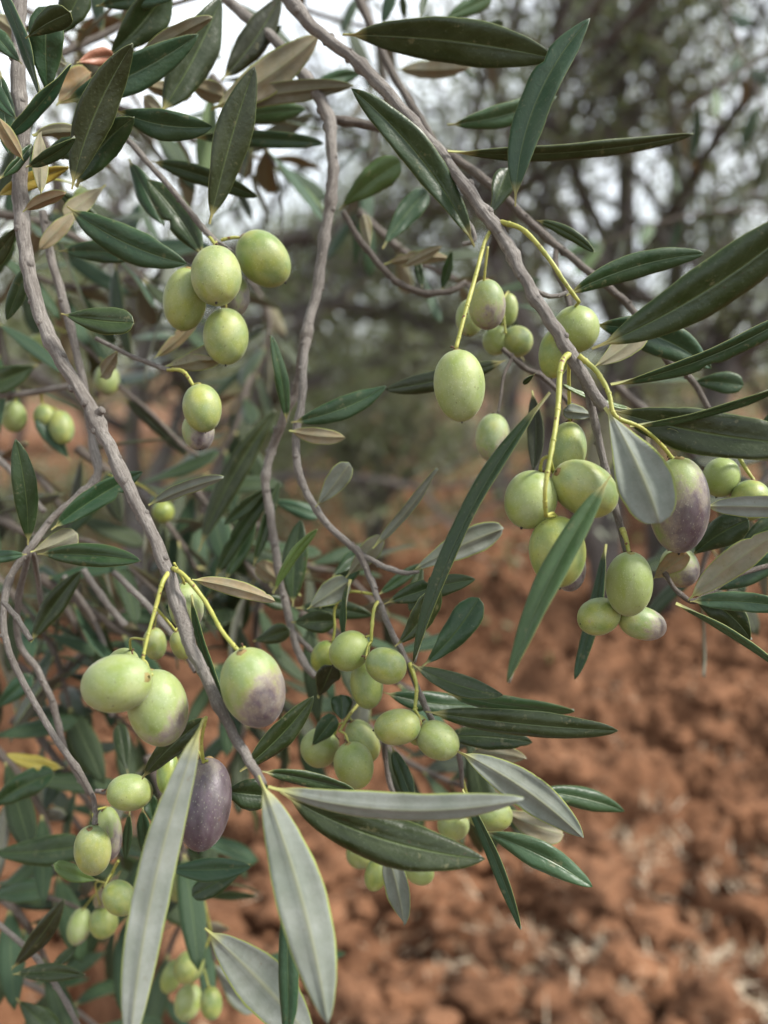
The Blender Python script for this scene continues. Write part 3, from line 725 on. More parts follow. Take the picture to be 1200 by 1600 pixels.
twig('bare looking twig crossing the tangle at mid left', [(-20, 800, .44), (60, 840, .43), (150, 850, .43), (250, 930, .43)], 4, .035, .05, seed=51, tone=.35, r0=2.2)
twig('drooping twig with green leaves at the left edge under the paired leaves', [(-30, 880, .46), (20, 930, .45), (80, 1010, .45), (110, 1110, .45)], 7, .04, .055, seed=52, tone=.45, und=.4)
twig('leafy twig low between the left edge and the silver leaf', [(60, 1150, .48), (120, 1230, .47), (180, 1320, .47), (200, 1440, .47)], 7, .04, .055, seed=53, tone=.5, und=.5)
twig('twig rising behind the pair of large pale olives', [(20, 1130, .47), (100, 1050, .47), (190, 960, .47), (250, 850, .48)], 7, .04, .055, seed=54, tone=.3, und=.5)
twig('blurred corner twig with bluish leaves below the small olives', [(-30, 1500, .5), (50, 1540, .5), (120, 1580, .5), (190, 1640, .5)], 5, .04, .055, seed=55, tone=.6)

# ------------------------------------------------------------------ the sharp branches
GS = 'olive branches hanging in front of the camera'
def branch(label, x, y, d):
    t = empty('olive_branch', at(x, y, d), label, 'branch', GS); WL[t.name] = at(x, y, d); return t

# --- right branch: from the top edge down to the right olives
A = branch('long grey olive branch slanting from the top edge to the right hand olives', 430, -20, .33)
stem(A, [(425, -28, .335, 10), (470, 20, .33, 10), (500, 52, .33, 9.5), (545, 86, .325, 9), (592, 130, .32, 10.5), (640, 185, .315, 9.5), (685, 238, .31, 9.5), (722, 285, .305, 9.5), (760, 335, .30, 9.5),
         (790, 380, .295, 10), (815, 425, .29, 9.5), (838, 470, .285, 9.5), (868, 515, .28, 11), (895, 560, .28, 10.5), (920, 600, .28, 9.5), (945, 640, .28, 8)],
     [(912, 590, .281, 6), (925, 640, .285, 6), (938, 700, .288, 6), (950, 755, .29, 5.5), (966, 810, .29, 5.5), (978, 862, .29, 5)],
     [(688, 245, .312, 4), (705, 290, .315, 4), (722, 330, .318, 4), (742, 372, .318, 3.5), (722, 382, .318, 3)],
     [(815, 420, .292, 4), (835, 450, .295, 4), (860, 463, .30, 3.5), (885, 458, .30, 3.5)])
L_ = lambda *a, **k: leaf(A, *a, **k)
L_(535, 55, 868, 92, 74, .325, 'T', 8, 10, dt=-.01, shape='lance', tone=.22)
L_(742, 385, 549, 138, 56, .312, 'G', 20, -18, dt=-.02, tone=.42, shape='lance')
L_(805, 322, 922, 28, 58, .30, 'N', -22, 30, dt=-.01, tone=.66, shape='lance')
L_(700, 238, 1085, 210, 27, .305, 'T', 38, -14, dt=.02, shape='long', tone=.2)
L_(700, 195, 870, 150, 40, .34, 'N', 10, -8)
L_(925, 545, 1300, 300, 92, .272, 'T', 12, -22, dt=-.02, shape='lance', tone=.30)
L_(885, 462, 1100, 396, 42, .30, 'G', 20, 12, shape='long')
L_(925, 508, 1112, 576, 62, .305, 'N', 8, 18, dt=.01, tone=.66)
L_(925, 575, 1012, 508, 42, .296, 'B', 0, -4)
L_(955, 603, 1260, 478, 34, .29, 'G', 35, -16, shape='long', dt=-.01)
L_(838, 344, 928, 394, 20, .315, 'T', 10, 6)
L_(950, 640, 1270, 695, 84, .283, 'T', -8, -10, dt=-.02, shape='lance', tone=.15)
L_(985, 668, 1260, 588, 22, .272, 'G', 55, -12, shape='long', dt=-.01)
L_(944, 638, 1032, 818, 84, .262, 'U', -12, 6, dt=-.012, shape='spat', curl=.5, fold=.3)
L_(1035, 692, 1066, 680, 40, .285, 'U', 15, 0, shape='spat')
L_(835, 585, 817, 600, 10, .29, 'T', 0)
L_(955, 742, 792, 1066, 44, .245, 'N', 26, -12, dt=-.004, shape='long', tone=.86)
L_(858, 612, 645, 1035, 34, .262, 'G', 38, -26, dt=.012, shape='long', tone=.42, fold=.7, twist=10)
L_(930, 650, 880, 640, 26, .30, 'U')
L_(945, 850, 898, 1062, 24, .315, 'G', 25, 6, shape='long', tone=.7)
L_(830, 610, 833, 735, 30, .33, 'D', 10, 6)
L_(1020, 905, 1072, 862, 36, .30, 'B', 15, 0)
L_(765, 338, 795, 262, 40, .318, 'T', 10, 0, shape='spat')
L_(990, 640, 880, 600, 14, .29, 'L', 40, 4)
cluster(A, [(773, 350, .301, 6), (790, 349, .296, 6), (820, 362, .292, 5.5), (856, 404, .288, 5.5), (880, 440, .287, 5.5), (905, 472, .288, 5)],
        [(900, 515, 72, 72, -5, .298, .02, .7), (868, 552, 52, 78, -8, .306, .0, .4)])
cluster(A, [(772, 352, .301, 4.5), (757, 380, .297, 4.5), (742, 430, .292, 5), (726, 490, .286, 5.5), (712, 546, .282, 5.5)], [(718, 603, 80, 112, 4, .282, .12, 1)])
cluster(A, [(762, 385, .31, 3), (757, 420, .312, 3), (756, 440, .314, 3.5)], [(761, 476, 58, 76, 4, .318, .42, 1), (735, 496, 46, 60, -10, .335, .2, 1)])
cluster(A, [(890, 552, .279, 6.5), (878, 572, .272, 6.5), (873, 640, .265, 6), (862, 700, .258, 6), (850, 762, .254, 6), (853, 806, .259, 6)],
        [(829, 781, 82, 92, -20, .27, .05, .9), (914, 764, 84, 112, 62, .27, .02, .8), (871, 862, 88, 112, 4, .266, .02, .5), (888, 884, 54, 82, 8, .285, .62, 1), (887, 702, 58, 86, -5, .295, .02, .7)])
cluster(A, [(905, 556, .277, 6), (935, 582, .274, 5.5), (950, 615, .27, 5.5), (962, 650, .268, 5), (1000, 668, .27, 4.5), (1035, 695, .275, 5), (1052, 718, .277, 5)],
        [(1061, 790, 92, 150, 6, .28, .66, .75)])
cluster(A, [(972, 826, .288, 6), (980, 845, .285, 5.5), (983, 866, .284, 5)], [(983, 913, 72, 102, 2, .284, .12, .9), (936, 963, 58, 68, -72, .292, .04, .7), (1004, 974, 52, 78, 74, .294, .45, 1)])
cluster(A, [(1000, 690, .30, 3), (1030, 780, .305, 3), (1040, 840, .31, 3)], [(1062, 886, 58, 66, 30, .312, .5, 1)], thin=True)

# --- thin crossing branch behind it
B = branch('thin brown olive branch passing behind the long slanting branch', 520, 188, .36)
stem(B, [(518, 186, .362, 6.5), (560, 192, .362, 6.5), (640, 212, .36, 6.5), (720, 254, .358, 6.5), (770, 292, .352, 6.5), (822, 342, .348, 6.5), (872, 386, .345, 6), (930, 432, .342, 6), (975, 470, .34, 5.5), (1012, 512, .338, 5), (1040, 560, .336, 5), (1080, 592, .336, 5), (1106, 638, .335, 4.5)],
     [(870, 384, .345, 4.5), (868, 420, .34, 4.5), (885, 455, .338, 4.5), (893, 500, .335, 4)],
     [(552, -20, .40, 6), (575, 32, .40, 6), (606, 100, .40, 6), (640, 160, .395, 6), (662, 192, .39, 5.5), (700, 262, .38, 5)],
     [(536, 330, .37, 4.5), (560, 372, .37, 5), (592, 412, .368, 5), (622, 442, .366, 5), (662, 458, .366, 5), (702, 455, .366, 4.5), (728, 440, .366, 4)],
     [(785, 545, .345, 4), (820, 575, .345, 4), (850, 590, .345, 4), (900, 640, .345, 4)], mat=M_BARKB)
L_ = lambda *a, **k: leaf(B, *a, **k)
L_(530, 328, 626, 252, 50, .37, 'L', 10, 4, tone=.93)
L_(598, 388, 668, 298, 42, .375, 'G', 0, 4)
L_(620, 108, 735, 104, 28, .40, 'B', 10, -3)
L_(492, 128, 565, 114, 24, .41, 'N')
L_(596, 40, 618, -25, 20, .41, 'N'); L_(632, 32, 628, -10, 12, .41, 'T'); L_(656, 28, 668, -20, 14, .41, 'T'); L_(690, 32, 770, -6, 32, .41, 'N', 10); L_(742, 48, 788, 36, 16, .41, 'T')
L_(578, 392, 568, 335, 20, .37, 'B'); L_(600, 412, 702, 404, 22, .368, 'B', 10, 6); L_(628, 418, 690, 385, 18, .368, 'B'); L_(660, 450, 650, 400, 16, .368, 'T'); L_(690, 455, 706, 392, 18, .37, 'G')
L_(1080, 598, 1162, 602, 38, .336, 'G', 10, 3); L_(1000, 520, 1060, 470, 20, .34, 'G')
L_(790, 563, 602, 609, 38, .33, 'D', 10, 5, dt=.0, tone=.1)
L_(820, 565, 760, 470, 22, .37, 'T')
cluster(B, [(785, 470, .345, 3), (788, 500, .345, 3), (790, 520, .345, 3.5)], [(776, 532, 44, 46, -20, .352, .1, .8), (808, 533, 48, 48, 60, .35, .05, .8), (794, 484, 30, 50, 0, .36, .02, .8)])
cluster(B, [(800, 560, .345, 3.5), (786, 585, .34, 3.5), (783, 615, .338, 3.5), (778, 648, .336, 3.5)], [(770, 684, 54, 76, -6, .335, .42, 1)], thin=True)

# --- right edge twig with small olives and tan leaves
E_ = branch('short twig at the right edge with a fan of tan and dark leaves', 1210, 820, .30)
stem(E_, [(1230, 720, .315, 4), (1190, 700, .315, 4), (1150, 695, .312, 4), (1120, 688, .31, 4), (1090, 690, .31, 3.5)],
     [(1215, 880, .305, 4), (1150, 900, .30, 4), (1090, 938, .296, 4), (1060, 925, .295, 4), (1035, 890, .298, 3)], mat=M_BARKB)
L_ = lambda *a, **k: leaf(E_, *a, **k)
L_(1075, 938, 1225, 828, 44, .288, 'B', 14, 6, dt=-.01)
L_(1078, 940, 1240, 952, 36, .29, 'N', 8, 6, dt=-.01, tone=.78, shape='long')
L_(1055, 945, 1225, 1050, 20, .288, 'N', 62, 6, dt=-.01, tone=.8, shape='long')
L_(1080, 935, 1172, 1000, 50, .30, 'T', 5, 14, shape='lance')
L_(1095, 920, 1240, 856, 46, .305, 'N', 10, -6, tone=.7)
L_(1080, 870, 1170, 812, 54, .312, 'G', 0, 6, tone=.3); L_(1150, 860, 1240, 800, 40, .315, 'T', 0, 4)
L_(1100, 792, 1260, 794, 36, .28, 'U', 14, 2, dt=-.01, shape='long')
L_(1120, 700, 1230, 720, 24, .30, 'U', 20, 4); L_(1150, 820, 1240, 760, 40, .32, 'D')
L_(1170, 690, 1230, 640, 30, .33, 'G')
cluster(E_, [(1148, 696, .312, 3.5), (1160, 725, .308, 4.5), (1184, 758, .306, 4)], [(1172, 782, 58, 64, -10, .306, .04, .5), (1127, 746, 56, 62, -12, .312, .04, .6)])

# --- middle branch
Cc = branch('slender crooked olive branch hanging down the middle of the picture', 330, -20, .37)
stem(Cc, [(325, -25, .375, 8), (380, 22, .37, 8), (428, 62, .365, 8.5), (466, 106, .36, 8.5), (495, 146, .355, 9), (513, 186, .352, 9.5), (519, 240, .35, 8.5), (518, 300, .35, 8.5), (508, 362, .35, 8), (498, 430, .35, 8), (486, 490, .348, 8), (478, 525, .345, 9),
           (470, 570, .348, 7.5), (462, 605, .352, 7), (445, 650, .355, 7), (426, 700, .36, 7), (415, 745, .36, 6.5), (422, 800, .36, 6.5), (430, 860, .36, 6.5), (441, 920, .358, 6.5), (456, 990, .355, 6), (472, 1030, .352, 6), (492, 1058, .35, 5)],
     [(479, 525, .345, 7), (474, 570, .338, 6), (472, 620, .334, 6), (463, 680, .33, 6.5), (465, 728, .328, 6), (480, 772, .326, 5.5), (508, 815, .324, 5.5), (545, 850, .322, 5.5), (562, 866, .32, 6), (578, 902, .318, 5), (594, 945, .316, 5), (613, 990, .314, 5), (635, 1032, .312, 5), (648, 1065, .312, 4.5), (662, 1098, .314, 4.5), (680, 1132, .316, 4.5), (715, 1175, .318, 4), (722, 1230, .32, 3.5)],
     [(560, 864, .32, 4.5), (598, 884, .318, 4.5), (632, 895, .315, 3.5), (655, 893, .313, 2.5)],
     [(456, 985, .355, 4), (480, 1010, .355, 4), (495, 1025, .355, 3.5)],
     [(600, 1140, .33, 4), (604, 1200, .33, 4), (620, 1260, .33, 3.5)])
L_ = lambda *a, **k: leaf(Cc, *a, **k)
L_(448, 660, 424, 524, 24, .325, 'G', 20, -4, tone=.5)
L_(455, 660, 604, 603, 40, .325, 'N', 0, -8, dt=.002, tone=.6, shape='lance')
L_(452, 672, 540, 684, 28, .326, 'B', 10, -3)
L_(493, 792, 545, 722, 34, .322, 'U', 20, -2, shape='spat').__setitem__('under', .35)
L_(640, 896, 786, 824, 46, .315, 'U', 0, 4, dt=.004, shape='spat').__setitem__('under', .35)
L_(600, 944, 743, 905, 40, .31, 'T', 8, 5, dt=.0)
L_(660, 1042, 748, 934, 54, .308, 'N', 0, -6, dt=.0, tone=.6)
L_(617, 1010, 684, 918, 46, .30, 'G', 20, -8, tone=.2)
L_(645, 1038, 786, 1086, 40, .306, 'T', -12, -8, dt=-.004)
L_(600, 1082, 760, 1100, 42, .318, 'G', 0, -8); L_(700, 1085, 898, 1112, 34, .308, 'N', 30, -5, shape='long', tone=.85)
L_(665, 1112, 966, 1142, 46, .305, 'T', 10, -4, dt=-.006, shape='long', tone=.2); L_(690, 1150, 832, 1160, 44, .318, 'T', 0, 4); L_(730, 1180, 822, 1184, 30, .322, 'B', 10, 4)
L_(714, 1174, 912, 1308, 56, .296, 'U', 8, 10, dt=-.008, shape='lance').__setitem__('under', .2)
L_(835, 1236, 976, 1268, 38, .318, 'N', 0, 6, tone=.5); L_(750, 1298, 926, 1386, 48, .306, 'N', 8, 8, dt=-.004, tone=.8, shape='lance')
L_(722, 1235, 813, 1453, 19, .292, 'N', 40, 6, shape='long', tone=.75); L_(598, 1318, 634, 1444, 38, .315, 'U', 20, 4).__setitem__('under', .3)
L_(780, 1262, 880, 1306, 44, .33, 'B', 0, -4); L_(612, 1166, 646, 1256, 30, .32, 'N', 10, tone=.5)
L_(582, 856, 682, 730, 16, .318, 'U', 45, -4, shape='long').__setitem__('under', .4); L_(540, 902, 600, 838, 34, .33, 'U', 0).__setitem__('under', .6)
L_(458, 948, 470, 812, 44, .345, 'G', 5, 4, tone=.35); L_(428, 928, 496, 827, 17, .325, 'L', 35, 7, shape='long', tone=1.0)
u_ = L_(480, 952, 545, 906, 42, .32, 'U', 5, shape='spat'); u_['under'] = .42
L_(545, 905, 537, 1000, 14, .315, 'N', 50, -4, tone=.7)
L_(455, 972, 524, 970, 42, .335, 'T', 5, 0, shape='spat'); L_(462, 950, 582, 962, 34, .35, 'G', 5, 4, tone=.3); L_(395, 1002, 452, 984, 34, .35, 'T'); L_(400, 935, 452, 945, 26, .36, 'T')
L_(500, 950, 560, 860, 40, .35, 'G', 10, -4); L_(470, 930, 400, 880, 34, .37, 'B'); L_(520, 900, 560, 870, 20, .345, 'G')
L_(498, 1092, 520, 1040, 40, .325, 'D', 20, 0, tone=0.0); L_(535, 1128, 533, 1085, 40, .318, 'N', 10, 0, tone=.5, shape='spat'); L_(486, 1168, 524, 1118, 34, .32, 'N', 10, tone=.55)
L_(310, 862, 432, 640, 42, .40, 'D', 0, 10, shape='lance', tone=.12)
L_(335, 905, 428, 762, 28, .37, 'G', 10, 6, shape='long'); L_(396, 885, 436, 752, 20, .36, 'T', 20); L_(352, 908, 400, 800, 34, .37, 'G'); L_(420, 760, 350, 820, 24, .36, 'T')
L_(420, 780, 500, 806, 30, .42, 'N'); L_(660, 880, 640, 955, 24, .33, 'T'); L_(590, 930, 660, 880, 22, .33, 'G')
L_(330, 172, 498, 54, 54, .35, 'B', 0, -8, dt=.0, shape='lance'); L_(330, 168, 552, 133, 34, .357, 'U', 10, 6, shape='long').__setitem__('under', .5)
L_(340, 185, 478, 170, 40, .38, 'N', 0); L_(300, 215, 506, 224, 30, .375, 'N', 10, 3, shape='long', tone=.6); L_(346, 125, 438, -5, 50, .36, 'D', 10, -6, shape='lance')
cluster(Cc, [(593, 938, .317, 4), (584, 950, .313, 4), (582, 975, .31, 4), (580, 1003, .31, 4)], [(546, 1017, 60, 66, -50, .31, .06, .6), (603, 1040, 56, 66, 68, .302, .04, .8), (573, 1070, 52, 76, 6, .318, .05, .7)])
cluster(Cc, [(590, 930, .318, 3), (545, 925, .326, 3), (522, 950, .33, 3), (523, 980, .33, 3), (520, 1003, .33, 3)], [(507, 1026, 42, 52, -25, .332, .0, .2)])
cluster(Cc, [(640, 1036, .308, 5), (649, 1072, .304, 4.5), (648, 1108, .302, 4.5)], [(621, 1136, 56, 74, -80, .302, .06, .8), (684, 1157, 58, 68, 66, .302, .12, 1), (652, 1140, 40, 50, 10, .315, .03, .6)])
cluster(Cc, [(560, 1100, .33, 3.5), (545, 1120, .325, 3.5), (531, 1142, .32, 4)], [(566, 1158, 50, 72, 28, .325, .2, 1), (553, 1196, 62, 74, 15, .314, .05, .7), (500, 1168, 60, 60, -50, .332, .1, .9)])
cluster(Cc, [(722, 1215, .322, 3.5), (728, 1240, .322, 3.5), (733, 1258, .322, 3.5)], [(766, 1272, 54, 72, 78, .325, .03, .7), (708, 1288, 50, 50, -60, .34, .15, 1)])
cluster(Cc, [(620, 1262, .34, 3), (622, 1300, .34, 3), (626, 1330, .34, 3)], [(655, 1361, 40, 50, 55, .342, .04, .7), (588, 1366, 36, 54, -15, .345, .04, .4), (566, 1332, 48, 52, -50, .38, .1, .8)])

# --- upper left twig with the bunch of five olives
D_ = branch('upper left twig carrying five pale green olives below its tip', 190, 215, .33)
stem(D_, [(185, 208, .335, 4.5), (206, 225, .332, 4.5), (235, 258, .33, 4.5), (272, 300, .325, 4.5), (300, 335, .322, 4.5), (322, 362, .32, 4.5), (345, 382, .322, 4), (368, 398, .325, 3.5)], knob=.2)
L_ = lambda *a, **k: leaf(D_, *a, **k)
L_(328, 350, 398, 104, 62, .315, 'D', 14, 4, dt=-.01, shape='lance', tone=.12)
L_(112, 296, 208, 68, 62, .295, 'D', 8, 12, dt=-.01, shape='lance', tone=.08)
L_(118, 292, 210, 184, 54, .305, 'G', -10, 10, shape='lance', tone=.48)
L_(95, 160, 310, 54, 58, .318, 'N', 6, -10, shape='lance', tone=.68)
L_(180, 172, 332, 198, 50, .308, 'N', 12, -10, tone=.62, shape='lance')
L_(250, 178, 346, -4, 72, .335, 'T', 5, -6, shape='lance', tone=.2)
L_(165, 90, 262, -18, 66, .345, 'T', 5, -6, tone=.3)
L_(205, 96, 332, 26, 24, .325, 'B', 30, 4, shape='long')
L_(88, 165, 140, 112, 46, .335, 'B', 10, 0).__setitem__('under', 1.0)
L_(120, 98, 178, 88, 30, .33, 'S', 10, 3)
L_(104, 322, 292, 412, 60, .31, 'N', 5, -12, shape='lance', tone=.6)
L_(318, 402, 230, 280, 56, .335, 'G', 10, -6, shape='lance', tone=.35)
L_(200, 248, 256, 352, 38, .345, 'N', 0, tone=.6); L_(236, 252, 402, 308, 34, .35, 'G', 15, 4, shape='long', tone=.4)
L_(250, 60, 310, 100, 30, .37, 'N'); L_(370, 95, 440, 40, 24, .38, 'T'); L_(215, 130, 300, 150, 30, .36, 'B')
L_(290, 130, 350, 150, 34, .36, 'B', 10); L_(270, 210, 225, 150, 26, .36, 'B')
cluster(D_, [(318, 358, .322, 3.5), (330, 374, .32, 4), (338, 385, .318, 3.5)],
        [(338, 431, 78, 94, 4, .306, .14, 1), (289, 468, 66, 94, -12, .318, .08, .9), (364, 458, 52, 76, 12, .328, .4, 1), (353, 526, 70, 88, 0, .318, .1, .9)])
cluster(D_, [(345, 375, .32, 3.5), (365, 371, .32, 3.5), (384, 371, .32, 3.5)], [(412, 405, 76, 92, 44, .322, .03, .7)])

# --- left main branch
F_ = branch('thick pale grey olive branch running down the left side to the silver leaves', 30, -20, .30)
stem(F_, [(34, -25, .31, 10), (28, 60, .308, 10.5), (30, 140, .306, 11), (36, 220, .303, 11), (32, 300, .30, 11), (36, 360, .298, 11), (46, 425, .295, 10.5), (62, 490, .293, 11), (86, 545, .29, 11), (120, 602, .288, 10.5), (150, 655, .286, 11), (176, 710, .283, 10), (205, 770, .28, 10), (236, 830, .277, 9.5),
           (262, 892, .275, 11), (280, 950, .272, 11.5), (298, 1010, .268, 9), (325, 1062, .265, 9), (346, 1110, .262, 8.5), (372, 1160, .258, 8), (395, 1198, .255, 7.5), (412, 1226, .252, 6)],
     [(148, 650, .286, 7), (160, 640, .284, 6)])
L_ = lambda *a, **k: leaf(F_, *a, **k)
L_(404, 1212, 512, 1600, 80, .243, 'U', 4, 13, dt=-.02, shape='lance', curl=.12, fold=.1, twist=5)
L_(318, 1122, 203, 1640, 60, .242, 'U', -14, -20, dt=-.015, shape='long', curl=.2, twist=12)
L_(420, 1228, 818, 1246, 46, .245, 'U', 24, -26, dt=-.01, shape='long', curl=.05, twist=0)
L_(438, 1238, 758, 1342, 82, .255, 'D', -6, -20, dt=-.005, shape='lance', tone=.14)
L_(410, 1206, 556, 1238, 28, .262, 'T', 20, 4, shape='long')
L_(446, 1390, 450, 1640, 34, .255, 'N', 20, 2, shape='long', tone=.7)
L_(320, 1450, 490, 1630, 78, .32, 'U', 5, 6).__setitem__('under', .12)
L_(375, 1206, 490, 1088, 44, .28, 'T', 10, -6, tone=.2); L_(345, 1236, 420, 1244, 56, .29, 'G', 0, 0, tone=.35); L_(222, 1218, 322, 1122, 40, .285, 'T', 10, 6)
L_(262, 1358, 392, 1354, 40, .33, 'G', 5, -3, tone=.65); L_(298, 930, 350, 1095, 14, .285, 'G', 40, -8, tone=.6)
L_(390, 1350, 300, 1400, 40, .35, 'T', 0)
L_(300, 905, 430, 940, 26, .285, 'B', 10, 4)
L_(95, 490, 209, 504, 50, .284, 'G', -16, -3, dt=.0, shape='spat', tone=.3, fold=.45)
L_(44, 852, 24, 686, 42, .30, 'G', 5, -6, tone=.4); L_(80, 828, 223, 737, 42, .305, 'N', 0, 5, tone=.6)
L_(232, 788, 350, 744, 22, .31, 'U', 30, 4, shape='long').__setitem__('under', .2)
L_(-5, -30, 60, 148, 26, .285, 'N', 35, 4, tone=.75, shape='long'); L_(76, 155, 74, 10, 58, .30, 'N', 4, 3, tone=.58)
L_(8, 218, 112, 100, 30, .285, 'N', 40, -5, tone=.75, shape='long'); L_(64, 306, 62, 208, 24, .288, 'B', 20, 0); L_(-8, 308, 108, 262, 30, .30, 'Y', 10, 3)
L_(0, 110, 14, 240, 34, .30, 'G', 10); L_(50, 210, 130, 205, 18, .30, 'B', 40, 3); L_(0, 280, 50, 225, 20, .288, 'G', 30, -3)
L_(40, 262, 118, 216, 26, .284, 'G', 20, -4); L_(30, 190, -30, 110, 34, .285, 'N', 10, 4); L_(36, 330, 104, 300, 22, .285, 'B', 10, 3); L_(40, 60, 110, 20, 40, .287, 'T', 10, 4); L_(34, 100, -20, 40, 34, .288, 'G', 10)
L_(36, 250, -10, 180, 26, .284, 'B', 15); L_(30, 350, -20, 420, 30, .30, 'T', 10); L_(45, 410, 10, 500, 28, .31, 'G', 10)
L_(92, 392, 225, 402, 38, .34, 'N', 0, 4, tone=.55); L_(-20, 20, 40, 60, 40, .33, 'B'); L_(90, 60, 130, -20, 50, .335, 'T'); L_(150, 10, 280, -8, 34, .34, 'N', 0, 3); L_(110, 110, 60, 70, 34, .33, 'B')
L_(64, 245, 130, 225, 40, .325, 'N', 0, tone=.6); L_(120, 330, 60, 390, 26, .33, 'B', 10); L_(165, 290, 100, 340, 30, .34, 'B', 10); L_(90, 300, 160, 350, 26, .34, 'T')
cluster(F_, [(270, 888, .275, 5), (290, 900, .270, 5), (320, 940, .268, 5), (346, 984, .262, 5.5), (373, 1018, .258, 6)], [(396, 1075, 98, 128, 14, .256, .55, .85)])
cluster(F_, [(266, 892, .276, 5.5), (254, 910, .270, 5), (242, 950, .268, 4.5), (229, 1000, .264, 4.5), (223, 1030, .262, 4.5)], [(182, 1068, 90, 114, -76, .252, .26, 1), (247, 1106, 92, 120, 14, .262, .34, 1), (190, 1042, 50, 60, -30, .285, .05, .9)])
cluster(F_, [(246, 952, .275, 3), (262, 972, .278, 3), (274, 985, .28, 3)], [(283, 1008, 32, 48, 14, .31, .02, .7), (242, 1006, 36, 52, 0, .33, .15, 1)])
cluster(F_, [(272, 880, .278, 3), (284, 900, .285, 3), (288, 912, .288, 3)], [(291, 948, 54, 76, 4, .294, .32, 1)])
cluster(F_, [(322, 1120, .268, 4), (314, 1160, .270, 4), (318, 1190, .272, 4.5)], [(319, 1256, 84, 134, -3, .272, 1.0, .55), (262, 1208, 34, 62, 0, .30, .0, .2)])

# --- the thin twigs at lower left
G_ = branch('tangle of thin grey twigs at the left edge holding small green olives', 70, 340, .33)
stem(G_, [(66, 330, .335, 6), (82, 410, .335, 6.5), (100, 470, .335, 6.5), (118, 545, .335, 6), (134, 620, .335, 6), (143, 680, .335, 6), (152, 742, .33, 6.5), (120, 776, .325, 5), (82, 810, .32, 5), (46, 858, .315, 6),
           (15, 905, .31, 5), (5, 970, .308, 5), (14, 1020, .306, 5), (36, 1066, .304, 5), (62, 1112, .302, 5), (92, 1162, .30, 5), (128, 1212, .30, 4.5), (147, 1250, .30, 4), (148, 1288, .30, 4)],
     [(46, 862, .32, 4), (30, 930, .33, 5), (28, 1000, .335, 5), (62, 1052, .34, 5), (86, 1112, .345, 5), (104, 1180, .35, 4.5), (140, 1240, .355, 4)],
     [(5, 940, .30, 4), (26, 965, .298, 4), (48, 1000, .295, 4)],
     [(52, 862, .32, 3.5), (60, 910, .34, 4), (66, 960, .35, 4)],
     [(130, 890, .38, 5), (160, 935, .38, 5), (196, 978, .38, 5)], [(178, 895, .35, 5), (230, 945, .34, 5), (290, 1022, .335, 4.5), (305, 1050, .33, 4)],
     [(70, 800, .40, 4), (20, 740, .40, 4.5), (-20, 700, .40, 5)], [(100, 900, .4, 4), (160, 1000, .42, 4.5), (175, 1120, .42, 4)],
     [(-20, 620, .4, 5), (60, 612, .4, 5), (120, 600, .4, 4)],
     [(150, 1236, .30, 3.5), (170, 1238, .298, 3.5)], [(-20, 1430, .36, 4), (50, 1490, .36, 4), (100, 1560, .36, 4), (130, 1620, .36, 4)], knob=.2)
L_ = lambda *a, **k: leaf(G_, *a, **k)
L_(48, 862, 122, 834, 40, .305, 'B', 0, -3, shape='spat'); L_(58, 866, 219, 876, 42, .305, 'N', 0, 4, tone=.5, shape='lance'); L_(42, 866, -30, 872, 22, .305, 'N', 10)
L_(48, 1004, 127, 892, 38, .34, 'D', 5, 4, tone=.15); L_(18, 1515, 100, 1406, 34, .35, 'D', 10, -5); L_(20, 1522, 132, 1524, 28, .35, 'T', 10, 4); L_(78, 1515, 120, 1478, 18, .36, 'T')
L_(-25, 1270, 84, 1208, 48, .38, 'G', 0, 6, tone=.5); L_(-20, 1332, 130, 1322, 54, .38, 'G', 0, -4, tone=.35); L_(155, 1376, 84, 1350, 28, .33, 'L', 10, 4, tone=1); L_(-20, 1400, 78, 1388, 40, .42, 'N', 0, tone=.8)
L_(100, 1200, 10, 1178, 26, .40, 'Y', 10, 3, tone=.9); L_(202, 1268, 196, 1345, 16, .315, 'G', 10, tone=.6); L_(222, 1262, 228, 1340, 26, .32, 'L', 20, tone=.7); L_(240, 1290, 232, 1240, 26, .33, 'N', tone=.5)
L_(25, 1560, 95, 1625, 44, .38, 'G', 0, tone=.3); L_(-10, 1110, 50, 1055, 34, .40, 'G', 0, tone=.7); L_(190, 1360, 150, 1420, 26, .36, 'B', 10)
L_(200, 1210, 185, 1130, 30, .36, 'T', 0); L_(60, 570, -20, 605, 46, .40, 'G', 0, tone=.3); L_(110, 720, 60, 650, 34, .42, 'G', tone=.7)
L_(-10, 440, 20, 360, 30, .40, 'T')
cluster(G_, [(147, 1270, .30, 3.5), (147, 1280, .30, 3.5), (146, 1292, .30, 4)], [(145, 1329, 56, 82, 0, .30, .16, 1), (170, 1302, 40, 80, 8, .315, .5, 1), ])
cluster(G_, [(152, 1238, .299, 3), (162, 1238, .298, 3), (172, 1238, .298, 3)], [(203, 1238, 56, 68, 82, .298, .06, .8)])
cluster(G_, [(185, 1345, .33, 3), (175, 1360, .335, 3), (168, 1380, .34, 3)], [(187, 1403, 48, 58, 52, .33, .04, .7), (162, 1441, 44, 46, 10, .37, .02, .6), (124, 1448, 36, 52, -10, .40, .3, 1)])
cluster(G_, [(64, 612, .41, 3), (66, 625, .42, 3), (68, 636, .42, 3)], [(70, 651, 34, 38, 0, .42, .02, .7), (96, 668, 38, 54, 14, .42, .02, .7)])
cluster(G_, [(30, 612, .41, 3), (26, 620, .42, 3), (24, 630, .42, 3)], [(22, 651, 38, 48, -5, .42, .04, .9)])

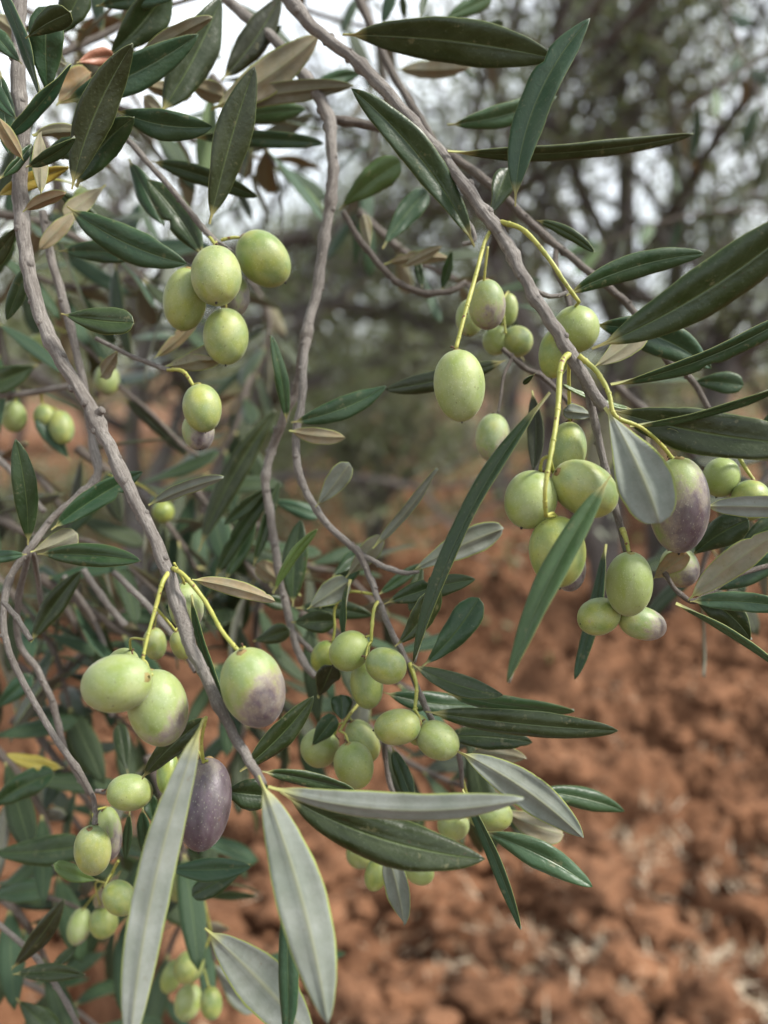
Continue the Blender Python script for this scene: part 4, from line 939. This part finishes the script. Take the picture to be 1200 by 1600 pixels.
# --- small twigs with single olives
H_ = branch('short twig holding one green olive above a purple one', 155, 532, .32)
stem(H_, [(150, 528, .325, 3.5), (195, 552, .322, 3.5), (240, 570, .318, 3.5), (268, 580, .316, 3.5)], knob=.25)
leaf(H_, 258, 572, 350, 544, 38, .32, 'B', 5, -6, shape='spat')
leaf(H_, 262, 570, 335, 560, 16, .33, 'B', 20, 3); leaf(H_, 240, 560, 320, 470, 22, .34, 'B', 10, -8); leaf(H_, 185, 545, 160, 590, 26, .33, 'B', 10)
cluster(H_, [(262, 578, .316, 3.5), (285, 580, .312, 4.5), (302, 602, .31, 4.5)], [(316, 638, 60, 76, 8, .308, .03, .8), (310, 674, 50, 60, 10, .32, .55, 1)])
I_ = branch('drooping blurred twig at bottom left with a bunch of small olives', 290, 1400, .42)
stem(I_, [(280, 1330, .42, 3.5), (300, 1400, .42, 3.5), (325, 1455, .42, 3.5), (335, 1500, .42, 3)], [(60, 1400, .43, 3), (100, 1410, .43, 3), (124, 1420, .43, 3)], mat=M_BARKB)
cluster(I_, [(330, 1460, .42, 3.5), (320, 1480, .42, 3.5), (300, 1495, .42, 3.5)], [(295, 1511, 46, 52, -30, .41, .04, .7), (330, 1568, 34, 50, 8, .41, .04, .6), (294, 1566, 42, 54, -14, .43, .15, 1), (268, 1526, 32, 54, -20, .44, .2, .6), (278, 1382, 42, 56, 0, .42, .1, 1)])
leaf(I_, 330, 1500, 400, 1580, 40, .43, 'U', 10); leaf(I_, 320, 1400, 400, 1400, 14, .43, 'T', 20); leaf(I_, 400, 1500, 540, 1490, 24, .45, 'G', 0)
J_ = branch('faint twig with one grey green olive behind the thick left branch', 110, 540, .46)
stem(J_, [(105, 520, .46, 3), (135, 545, .46, 3), (160, 568, .46, 3)], [(170, 590, .46, 3), (230, 640, .46, 3.5), (290, 700, .46, 3), (330, 720, .46, 3)], mat=M_BARKB)
cluster(J_, [(155, 560, .46, 2.5), (162, 566, .46, 2.5), (166, 572, .46, 2.5)], [(167, 594, 38, 50, 4, .46, .3, 1)])
cluster(J_, [(108, 522, .46, 2.5), (85, 512, .465, 2.5), (63, 522, .47, 2.5)], [(60, 545, 34, 44, 0, .47, .1, .9)])
cluster(F_, [(40, 290, .315, 2.5), (85, 280, .35, 2.5), (127, 292, .36, 2.5)], [(128, 310, 28, 34, 0, .36, .04, .8)])
cluster(G_, [(170, 742, .34, 2), (215, 755, .40, 2), (253, 782, .44, 2.5)], [(255, 800, 34, 34, 0, .44, .02, .3)])
leaf(J_, 190, 620, 292, 712, 24, .46, 'D', 10, 3, shape='long')
print('objects', len(bpy.data.objects), 'tris', sum(len(m.loops) - 2 * len(m.polygons) for m in bpy.data.meshes))
